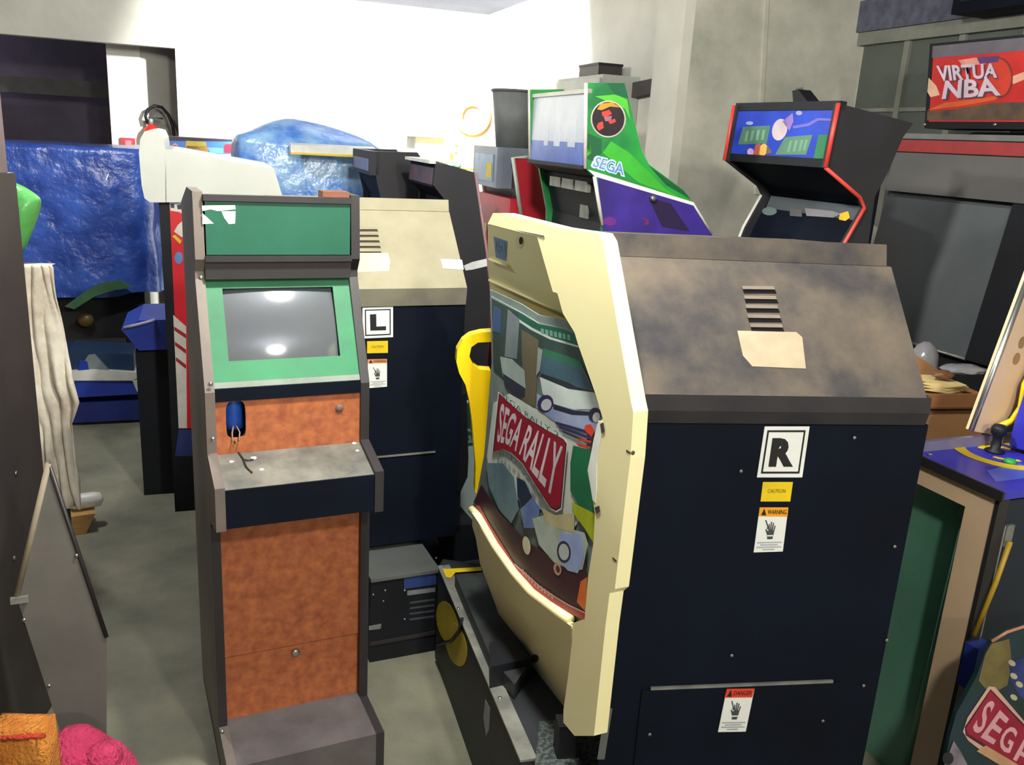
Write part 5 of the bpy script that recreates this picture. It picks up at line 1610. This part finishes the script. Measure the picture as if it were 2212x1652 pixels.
# ---- sign-topped redemption machine
o_ = atd(440, 330, 6.6)
c = Fr('redemption_machine', o_.x, o_.y, 20, 'dark machine topped by a long colourful cartoon style sign', 'arcade machine')
z0_, z1_ = c.Y(440, 350).z, c.Y(440, 302).z
x0_, x1_ = c.Y(366, 330).x, c.Y(516, 330).x
box('machine_body', x0_ + 0.02, x1_ - 0.02, 0.02, 0.3, 0.0, z0_ - 0.01, m_dark, c.e, 0.008)
sg = box('sign_case', x0_, x1_, 0.0, 0.22, z0_ - 0.01, z1_ + 0.012, M('purple_black_case', (52, 40, 62), 0.5), c.e, 0.006)
CS = lambda px, py, off=0.0: c.Y(px, py, -off)
for nm, pxs, cl in (('sign_film', [(350, 304), (512, 306), (514, 342), (350, 330)], (70, 130, 216)), ('yellow_patch', [(402, 304), (444, 306), (448, 322), (400, 320)], (216, 190, 70)),
                    ('orange_title', [(404, 315), (446, 315), (454, 330), (398, 328)], (198, 142, 84)), ('orange_figure', ellipse(376, 320, 9, 7, 12), (214, 120, 74)), ('pale_figure', [(362, 320), (378, 309), (386, 314), (368, 325)], (226, 186, 190)),
                    ('red_badge', rrect(484, 311, 507, 330, 5), (206, 40, 66)), ('sky_patch', [(448, 318), (482, 320), (482, 332), (450, 330)], (120, 184, 226)), ('gold_strip', [(396, 328), (474, 333), (474, 340), (410, 335)], (204, 190, 84)), ('cream_strip', [(474, 333), (514, 334), (514, 342), (474, 340)], (236, 222, 190))):
    _k[0] += 1
    decal(nm, CS, pxs, 0.002 + (0.002 if nm != 'sign_film' else 0) + (0.001 if 'figure' in nm else 0), M('sg_%d_%d_%d' % tuple(cl), cl, 0.4), sg)
tube('sign_end', [c.Y(514, 346, -0.01), c.Y(514, 318, -0.01), c.Y(522, 303, -0.01), c.Y(540, 294, -0.01)], 0.02, m_black, c.e, 10)

# ---- second covered machine
o_ = atd(665, 400, 5.75)
d = Fr('covered_machine', o_.x, o_.y, 20, 'machine under a pale blue tarpaulin against the bright back wall', 'machine')
d_t = d.Y(640, 290, -0.2).z
box('machine_body', -0.40, 0.36, -0.26, 0.28, 0.03, d_t - 0.06, m_dark, d.e, 0.01)
d2 = Fr('tarpaulin', o_.x, o_.y, 20, 'pale blue shiny tarpaulin draped in a dome beside the sign topped machine', 'tarpaulin')
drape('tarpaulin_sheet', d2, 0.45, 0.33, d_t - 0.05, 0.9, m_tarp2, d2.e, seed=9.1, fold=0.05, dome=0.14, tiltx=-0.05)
pz_ = d2.Y(700, 322, -0.2)
wl_ = d2.W((0, -0.34, 0))
wb = Fr('fluorescent_cover', d2.W((d2.Y(705, 322, -0.50).x, -0.50, 0)).x, d2.W((d2.Y(705, 322, -0.50).x, -0.50, 0)).y, 20, 'long white plastic light cover with yellow edge hooked over pale tarpaulin', 'light cover', oz=d2.Y(705, 335, -0.50).z)
wx0, wx1 = wb.Y(628, 325).x, wb.Y(812, 330).x
slab('cover_body', [Vector((wx0, 0, 0.008)), Vector((wx0, 0, 0.05)), Vector((wx0, 0.09, 0.06)), Vector((wx0, 0.09, 0.008))], (wx1 - wx0, 0, 0), m_white, wb.e, 0.004)
box('yellow_edge', wx0, wx1 - 0.05, -0.004, 0.09, -0.004, 0.008, m_yellowprint, wb.e, 0.001)

# ---- two dark uprights behind the left rally half
def dark_upright(px, py, Y, pxs, label, W, screen, art_c, cards=()):
    f = left_facing('arcade_cabinet', px, py, Y, 20, label)
    pts = side_pts(f, pxs)
    back = max(p_.x for p_ in pts)
    low_ = [Vector((back, 0, 0.02)), Vector((pts[0].x - 0.02, 0, 0.02))]
    two_sides(f, pts + low_, W, m_flatblack)
    slab('carcass', [Vector((p_.x + (0.03 if i_ in (0, len(pts) + 1) else 0.0), 0.02, p_.z - (0.01 if i_ < len(pts) else 0))) for i_, p_ in enumerate(pts + low_)], (0, W - 0.04, 0), m_navyblack, f.e)
    return f, pts


f1, p1_ = dark_upright(812, 350, 4.6, [(823, 427), (812, 379), (812, 327), (902, 329), (913, 345), (930, 430)], 'black upright arcade machine with small grey marquee beside pale tarpaulin', 0.55, None, None)
fz = p1_[2].z
box('marquee_box', -0.03, 0.02, 0.0, 0.55, p1_[1].z, fz, m_flatblack, f1.e, 0.006)
box('marquee_panel', -0.034, -0.03, 0.05, 0.5, p1_[1].z + 0.02, fz - 0.04, M('grey_marquee', (104, 112, 150), 0.4), f1.e, 0.001)
f2, p2_ = dark_upright(940, 380, 3.95, [(960, 430), (936, 400), (942, 348), (1027, 373), (1052, 547), (1060, 640)], 'black upright arcade machine with sloped top and pale edge strip', 0.5, None, None)
edge_strip(f2, [p2_[3], p2_[4], p2_[5]], -0.001, 0.007, M('pinkish_edge', (170, 130, 136), 0.5))
box('marquee_panel', p2_[1].x - 0.004, p2_[1].x + 0.02, 0.03, 0.47, p2_[1].z, p2_[2].z - 0.03, M('dim_poster', (96, 62, 52), 0.4, (40, 44, 66), 14), f2.e, 0.002)
box('marquee_rail', p2_[2].x - 0.03, p2_[2].x + 0.1, 0.0, 0.5, p2_[2].z - 0.012, p2_[2].z + 0.002, m_white, f2.e, 0.002)
slab('tape_wrap', [f2.Y(x, y, -0.004) for x, y in ((1002, 574), (1020, 566), (1054, 558), (1055, 574), (1022, 582), (1006, 584))], (0, 0.003, 0), m_tape, f2.e)

# ---- heap on a rack by the corner
o_ = atd(985, 380, 6.3)
rk = Fr('storage_rack', o_.x, o_.y, 20, 'plain wooden storage rack in the corner carrying crates', 'rack')
rz = rk.Y(985, 366).z
x0_, x1_ = rk.Y(895, 350).x, rk.Y(1100, 350).x
m_pale = M('pale_wood', (214, 194, 140), 0.7, (196, 174, 120), 5, stretch=(1, 1, 6))
box('rack_top', x0_, x1_, -0.05, 0.45, rz - 0.03, rz, m_pale, rk.e, 0.003)
for xx in (x0_ + 0.03, x1_ - 0.03):
    for yy in (0.0, 0.4):
        box('rack_leg', xx - 0.02, xx + 0.02, yy - 0.02, yy + 0.02, 0.0, rz - 0.03, m_pale, rk.e, 0.002)
bo = rk.W((rk.Y(935, 340).x, 0.1, 0))
cr = Fr('white_carton', bo.x, bo.y, 20, 'white carton with loose yellowish lid standing on wooden rack', 'box', oz=rz)
hw_ = rk.Y(966, 340).x - rk.Y(904, 340).x
ch = rk.Y(935, 297).z - rz
box('carton_body', -hw_ / 2, hw_ / 2, 0, 0.28, 0.0, ch, M('pale_carton', (240, 234, 206), 0.7), cr.e, 0.003)
box('carton_lid', -hw_ / 2 - 0.03, hw_ / 2 + 0.02, -0.02, 0.3, ch, ch + 0.018, m_pale, cr.e, 0.002)
bo = rk.W((rk.Y(1012, 340).x, -0.02, 0))
cb = Fr('slatted_crate', bo.x, bo.y, 12, 'pale slatted wooden crate standing on rack beside white carton', 'crate', oz=rz)
sw = rk.Y(1046, 340).x - rk.Y(984, 340).x
for i_ in range(4):
    box('slat', -sw / 2, sw / 2, 0.0, 0.012, 0.012 + i_ * 0.052, 0.05 + i_ * 0.052, m_pale, cb.e, 0.002)
    box('slat', -sw / 2, sw / 2, 0.22, 0.232, 0.012 + i_ * 0.052, 0.05 + i_ * 0.052, m_pale, cb.e, 0.002)
for sx in (-1, 1):
    for yy in (0.012, 0.2):
        box('corner_post', sx * sw / 2 - (0.02 if sx > 0 else 0), sx * sw / 2 + (0.02 if sx < 0 else 0), yy, yy + 0.02, 0.0, 0.215, m_pale, cb.e, 0.002)
box('crate_floor', -sw / 2, sw / 2, 0.012, 0.22, 0.0, 0.01, m_pale, cb.e, 0.001)
bo = rk.W((rk.Y(1030, 300).x, 0.1, 0))
rl_ = Fr('cardboard_roll', bo.x, bo.y, 0, 'thick ring shaped cardboard roll standing on the slatted crate', 'roll', oz=rz + 0.219)
rR = 0.10
tube('roll_ring', [(rR * math.cos(t_), 0, rR + 0.035 + rR * math.sin(t_)) for t_ in [i_ * PI / 16 for i_ in range(32)]], 0.034, M('tan_roll', (214, 170, 116), 0.7), rl_.e, 10, closed=True)
bo = rk.W((rk.Y(978, 358).x, -0.03, 0))
crumple('green_cloth', bo.x, bo.y, rz, 0.05, 0.025, 0.06, M('mint_cloth', (110, 180, 140), 0.8), 'crumpled mint green cloth lying at front of the rack', 'cloth', 4.4)

# ---- grey metal cupboard on the lit side wall
wv = W1(1200, 230, 0.25)
gm = Fr('wall_cupboard', wv.x, wv.y, RY, 'grey metal cupboard fixed to the white side wall', 'cupboard', oz=W1(1130, 266, 0.25).z)
ga, gb_ = gm.L(W1(1120, 200, 0.25)), gm.L(W1(1300, 200, 0.25))
gh = gm.L(W1(1124, 181, 0.25)).z
box('cupboard_body', 0.0, 0.245, gb_.y, ga.y, 0.0, gh, M('cupboard_grey', (166, 170, 162), 0.5, (148, 152, 146), 3), gm.e, 0.006)
box('cupboard_door', -0.012, 0.0, gb_.y + 0.02, ga.y - 0.02, 0.02, gh - 0.02, M('cupboard_door_grey', (172, 176, 168), 0.5), gm.e, 0.004)
dv = Fr('black_case', gm.W((0.02, gm.L(W1(1262, 175, 0.25)).y, 0)).x, gm.W((0.02, gm.L(W1(1262, 175, 0.25)).y, 0)).y, RY, 'small black case on top of grey wall cupboard', 'case', oz=gm.o.z + gh)
box('case_body', 0.0, 0.16, -0.16, 0.14, 0.0, 0.06, m_brownblack, dv.e, 0.006)
box('case_lid', -0.004, 0.164, -0.164, 0.144, 0.06, 0.075, m_black, dv.e, 0.004)

# ---- fire extinguisher with hose on the pier
pvn = lambda px, py, off=0.0: onplane(px, py, room(0, 0.45 - off), RV)
ep = pvn(328, 300, 0.10)
fe = Fr('fire_extinguisher', ep.x, ep.y, RY, 'red fire extinguisher with looped black hose on the cream pier', 'fire extinguisher', oz=ep.z - 0.52)
m_fred = M('extinguisher_red', (206, 40, 34), 0.35)
zt_e = pvn(328, 268, 0.1).z - fe.o.z
lathe('cylinder', [(0.06, 0), (0.072, 0.015), (0.072, zt_e - 0.09), (0.055, zt_e - 0.04), (0.03, zt_e - 0.01), (0.02, zt_e)], m_fred, fe.e, 20)
lathe('valve', [(0.02, zt_e), (0.022, zt_e + 0.04), (0.01, zt_e + 0.05)], m_greymetal, fe.e, 12)
box('squeeze_handle', -0.02, 0.1, -0.012, 0.012, zt_e + 0.045, zt_e + 0.06, m_black, fe.e, 0.003)
hose = [fe.L(pvn(x, y, 0.09)) for x, y in ((318, 265), (314, 250), (320, 236), (334, 228), (350, 232), (364, 248), (373, 272), (376, 296), (370, 310), (355, 312))]
tube('hose', hose, 0.014, m_black, fe.e, 10)
tube('wall_bracket', [(0, 0.05, zt_e - 0.2), (0, 0.11, zt_e - 0.2)], 0.02, m_greymetal, fe.e, 8)
sgn = pvn(276, 308, 0.03)
fs_ = Fr('red_sign', sgn.x, sgn.y, RY, 'small red safety sign on the cream pier', 'sign', oz=sgn.z - 0.04)
box('sign_plate', -0.06, 0.06, 0, 0.028, 0.0, 0.08, M('sign_red', (170, 40, 56), 0.5), fs_.e, 0.002)
box('sign_mark', -0.02, 0.03, -0.002, 0.001, 0.02, 0.06, M('sign_pink', (206, 120, 130), 0.5), fs_.e, 0)

# ---- dark cupboard at the left edge with green bag
o_ = atd(64, 700, 2.5)
dc = Fr('dark_cabinet', o_.x, o_.y, 8, 'tall dark brown cabinet beside the leaning grey board', 'cabinet')
zt_c = dc.Y(24, 372).z
m_dbrown = M('dark_brown_panel', (58, 52, 50), 0.6, (44, 40, 40), 3)
box('cabinet_body', -0.75, 0.0, -0.55, 0.0, 0.02, zt_c, m_dbrown, dc.e, 0.005)
box('plinth', -0.73, -0.02, -0.53, -0.02, 0.0, 0.02, m_black, dc.e, 0)
xt = dc.Y(8, 280).x
zt2_ = dc.Y(4, 200).z
box('upper_post', -0.70, xt, -0.5, 0.0, zt_c, zt2_, M('mauve_grey_post', (112, 96, 98), 0.6), dc.e, 0.005)
for px, py in ((34, 1022), (30, 1205), (52, 1340)):
    lathe('screw', [(0.007, 0), (0.007, 0.003)], m_screw, dc.e, 8, loc=dc.X(px, py, 0.001), rot=axis_rot((1, 0, 0)))
m_gbag = M('green_bag_film', (120, 200, 110), 0.3, (64, 150, 70), 5, bump=0.6, bscale=10, lo=0.35, hi=0.65)
gq = atd(60, 470, 3.3)
gs = Fr('machine_case', atd(0, 560, 3.35).x, atd(0, 560, 3.35).y, 10, 'dark low case behind cabinet, carrying the draped cloth', 'case')
zc_ = gs.Y(80, 574, -0.02).z
gx1 = gs.Y(112, 574, -0.02).x
box('case_body', gx1 - 0.7, gx1 - 0.05, 0.0, 0.10, 0.0, zc_ - 0.012, m_brownblack, gs.e, 0.006)
bgz = zc_
bg = Fr('plastic_bag', gs.W((gs.Y(40, 500, 0.09).x, 0.09, 0)).x, gs.W((gs.Y(40, 500, 0.09).x, 0.09, 0)).y, 10, 'green plastic bag standing behind the dark cabinet', 'bag', oz=bgz)
bgp = [(20, 378), (58, 396), (92, 420), (96, 432), (88, 470), (60, 538), (50, 566), (-30, 566), (-30, 370)]
pts_ = [bg.Y(x, y, 0.0) for x, y in bgp]
cen_ = sum(pts_, Vector()) / len(pts_)
vs_, fs = [], []
nb = len(pts_)
for lay, (kk, yy) in enumerate(((0.15, -0.075), (0.6, -0.06), (1.0, 0.0), (0.6, 0.06), (0.15, 0.075))):
    for i_, p_ in enumerate(pts_):
        q_ = cen_ + (p_ - cen_) * kk
        vs_.append((q_.x, yy + 0.018 * noise.noise(Vector((i_ * 1.7, lay, 3))), max(0.0, q_.z)))
for lay in range(4):
    for i_ in range(nb):
        j_ = (i_ + 1) % nb
        fs.append((lay * nb + i_, lay * nb + j_, (lay + 1) * nb + j_, (lay + 1) * nb + i_))
fs.append(tuple(range(nb))[::-1])
fs.append(tuple(4 * nb + i_ for i_ in range(nb)))
bgo = pydata('bag_film', vs_, fs, m_gbag, bg.e, smooth=True)
bsd = bgo.modifiers.new('smooth', 'SUBSURF')
bsd.levels = bsd.render_levels = 2

# ---- cloth hung over that case
m_cloth = M('cream_cloth', (236, 230, 214), 0.85, (190, 176, 158), 6, bump=0.9, bscale=9, lo=0.3, hi=0.6)
cl = Fr('draped_cloth', gs.W((gx1 - 0.1, -0.03, 0)).x, gs.W((gx1 - 0.1, -0.03, 0)).y, 10, 'stained cream cloth hanging in folds over dark case', 'cloth')
rows = [(572, 30, 116), (576, 30, 120), (640, 33, 130), (700, 38, 142), (760, 44, 154), (820, 52, 170), (858, 60, 182), (880, 70, 176), (905, 80, 166), (950, 86, 168), (1000, 88, 174), (1050, 92, 180), (1085, 96, 186)]
NX = 34
vs_, fs = [], []
allr = []
for (ya_, la, ra), (yb_, lb_, rb) in zip(rows, rows[1:]):
    st_ = max(1, int((yb_ - ya_) / 14))
    for s2 in range(st_):
        f_ = s2 / st_
        allr.append((ya_ + (yb_ - ya_) * f_, la + (lb_ - la) * f_, ra + (rb - ra) * f_))
allr.append(rows[-1])
topz = cl.Y(80, 574).z
for i_ in range(NX + 1):          # strip lying on the top of the case
    a_ = i_ / NX
    p_ = cl.Y(rows[0][1] + (rows[0][2] - rows[0][1]) * a_, 574)
    vs_.append((p_.x, 0.02, topz + 0.004))
for y_, la, ra in allr:
    for i_ in range(NX + 1):
        a_ = i_ / NX
        p_ = cl.Y(la + (ra - la) * a_, y_)
        dep = (y_ - 572) / 510
        f_ = 0.035 * (0.25 + dep) * math.sin(a_ * 13 + 2.0 * math.sin(dep * 4)) + 0.03 * noise.noise(Vector((a_ * 6, dep * 6, 1.5)))
        lowz = p_.z + 0.04 * (0.5 - abs(a_ - 0.5)) * dep
        vs_.append((p_.x, -0.02 - abs(f_) - 0.02 * dep, lowz))
nr = len(allr) + 1
for j_ in range(nr - 1):
    for i_ in range(NX):
        k_ = j_ * (NX + 1) + i_
        fs.append((k_, k_ + 1, k_ + NX + 2, k_ + NX + 1))
co = pydata('cloth_sheet', vs_, fs, m_cloth, cl.e, smooth=True)
sm = co.modifiers.new('thickness', 'SOLIDIFY')
sm.thickness = 0.004
# ---- white cushion on a wooden block
wo = onz(170, 1150, 0)
wk = Fr('wooden_block', wo.x, wo.y, 30, 'tan wooden block on the concrete floor under white roll', 'block')
m_tanw = M('tan_block_wood', (188, 146, 84), 0.7, (160, 120, 66), 6, stretch=(1, 1, 4))
bz_ = wk.Y(185, 1108).z
slab('block_body', [Vector((x, -0.02, z)) for x, z in ((-0.06, 0.0), (0.03, 0.0), (0.075, bz_), (-0.06, bz_))], (0, 0.16, 0), m_tanw, wk.e, 0.004)
wr = Fr('towel_roll', wo.x + 0.0, wo.y + 0.07, 30, 'white rounded towel roll lying on tan wooden block', 'towel', oz=bz_)
rrw = (wr.Y(180, 1066).z) * 0.5
prof_c = [(-0.06, 0.3), (-0.055, 0.8), (-0.04, 1.0), (0.04, 1.0), (0.07, 0.85), (0.08, 0.3)]
vs_, fs = [], []
for xx, k_ in [(-0.062, 0.02)] + prof_c + [(0.083, 0.02)]:
    for j_ in range(18):
        t_ = 2 * PI * j_ / 18
        vs_.append((xx, rrw * k_ * math.cos(t_), rrw + rrw * k_ * math.sin(t_)))
for i_ in range(7):
    for j_ in range(18):
        j2 = (j_ + 1) % 18
        fs.append((i_ * 18 + j_, i_ * 18 + j2, (i_ + 1) * 18 + j2, (i_ + 1) * 18 + j_))
fs.append(tuple(range(18))[::-1])
fs.append(tuple(7 * 18 + j_ for j_ in range(18)))
pydata('roll_body', vs_, fs, m_white, wr.e, smooth=True)

# ---- leaning grey board
lo_ = atd(150, 1400, 2.02)
lbf = Fr('leaning_board', lo_.x, lo_.y, 24, 'dark grey five sided wooden board standing by dark cabinet', 'board')
bpx = [(105, 1000), (230, 1375), (230, 1655), (228, 1690), (158, 1690), (150, 1640), (36, 1290)]
pts_ = [lbf.Y(x, y) for x, y in bpx]
for p_ in pts_[3:5]:
    p_.z = 0.0
m_board = M('grey_board', (106, 103, 97), 0.65, (88, 86, 82), 3)
slab('board_panel', pts_, (0, 0.03, 0), m_board, lbf.e, 0.003)
tube('pale_edge', [pts_[0], pts_[6]], 0.008, M('worn_edge', (150, 138, 118), 0.7), lbf.e, 6)
tube('dark_edge', [pts_[0], pts_[1]], 0.006, m_edge, lbf.e, 6)
for px, py in ((165, 1199), (52, 1338), (106, 1480)):
    lathe('screw', [(0.005, 0), (0.005, 0.004)], m_screw, lbf.e, 8, loc=lbf.Y(px, py, -0.002), rot=axis_rot((0, -1, 0)))
lt = lbf.Y(42, 1296, -0.01)
box('latch', lt.x - 0.02, lt.x + 0.02, -0.014, -0.002, lt.z - 0.008, lt.z + 0.008, m_greymetal, lbf.e, 0.002)

# ---- soft toys in the near left corner
def plush(name, px, py, Y, rx, ry, mat, label, seed, zt=None):
    o2 = atd(px, py, Y)
    f = Fr(name, o2.x, o2.y, 15, label, 'soft toy')
    bm = bmesh.new()
    bmesh.ops.create_icosphere(bm, subdivisions=4, radius=1.0)
    for v in bm.verts:
        v.co *= 1 + 0.10 * noise.noise(v.co * 1.8 + Vector((seed, 0, 0))) + 0.03 * noise.noise(v.co * 7)
        v.co = Vector((v.co.x * rx, v.co.y * ry, max(0.0, (v.co.z + 0.92) / 1.92) * o2.z))
    from_bm('toy_body', bm, mat, f.e, smooth=True)
    return f


m_pink = M('pink_plush', (206, 60, 104), 0.95, (176, 44, 84), 26, bump=0.8, bscale=120)
m_oranp = M('orange_plush', (214, 140, 56), 0.95, (186, 104, 36), 18, bump=0.8, bscale=120)
m_redpl = M('red_plush', (196, 70, 40), 0.95, (170, 50, 30), 18, bump=0.8, bscale=120)
fpk = plush('plush_toy', 165, 1584, 1.82, 0.15, 0.11, m_pink, 'round pink plush toy lying on the floor before the leaning board', 1.2)
lathe('toy_ear', [(0.04, -0.03), (0.05, 0.0), (0.035, 0.03), (0.01, 0.04)], m_pink, fpk.e, 14, loc=(0.06, -0.03, fpk.L(atd(165, 1584, 1.82)).z * 0.85))
o2 = atd(52, 1580, 1.62)
fo = Fr('plush_toy', o2.x, o2.y, 12, 'square orange plush cushion leaning beside round pink toy', 'soft toy')
ox0, ox1 = fo.Y(-20, 1600).x, fo.Y(100, 1600).x
bm = bmesh.new()
add_box(bm, ox0, ox1, 0.0, 0.07, 0.0, o2.z)
bmesh.ops.subdivide_edges(bm, edges=bm.edges[:], cuts=5, use_grid_fill=True)
for v in bm.verts:
    v.co += Vector((0, 0, 0.012)) * noise.noise(v.co * 14) + Vector((0, 0.02, 0)) * noise.noise(v.co * 9)
    v.co.z = max(0.0, v.co.z)
from_bm('cushion_body', bm, m_oranp, fo.e, smooth=True)
tube('cushion_seam', [Vector((ox0, -0.004, o2.z * 0.98)), Vector((ox1, -0.004, o2.z * 0.98))], 0.006, m_redpl, fo.e, 6)

# ---- black lamp housing high on the far right wall
bq_ = W3(2130, 6, 0.25)
bk = Fr('wall_speaker', bq_.x, bq_.y, RY, 'black speaker box mounted high on the wall above window', 'speaker', oz=W3(2120, 22, 0.25).z)
box('speaker_body', 0.0, 0.24, -0.35, 0.2, 0.0, 0.3, m_navyblack, bk.e, 0.03, seg=4)
box('speaker_grille', -0.006, 0.0, -0.3, 0.15, 0.05, 0.25, m_black, bk.e, 0.003)

# ---- pale game panel standing behind the left rally half
o_ = atd(985, 1050, 3.72)
wp = Fr('game_panel', o_.x, o_.y, 16, 'pale grey game panel with dark green top standing behind the rally machines', 'panel')
WPL = lambda px, py, off=0.0: wp.Y(px, py, -off)
tl_, tr_ = wp.Y(930, 870), wp.Y(1060, 870)
box('panel_board', tl_.x, tr_.x, 0.0, 0.025, 0.0, tl_.z, M('pale_grey_board', (150, 166, 164), 0.5, (136, 152, 152), 3), wp.e, 0.003)
gz = wp.Y(1000, 962).z
box('green_top', tl_.x, tr_.x, -0.003, 0.0, gz, tl_.z - 0.005, M('dark_green_top', (24, 66, 52), 0.5), wp.e, 0.001)
text_quad('lettering', 'GA', [WPL(x, y, 0.005) for x, y in ((1004, 926), (1032, 924), (1032, 956), (1004, 958))], M('dim_letters', (120, 134, 136), 0.5), wp.e, 0.02)
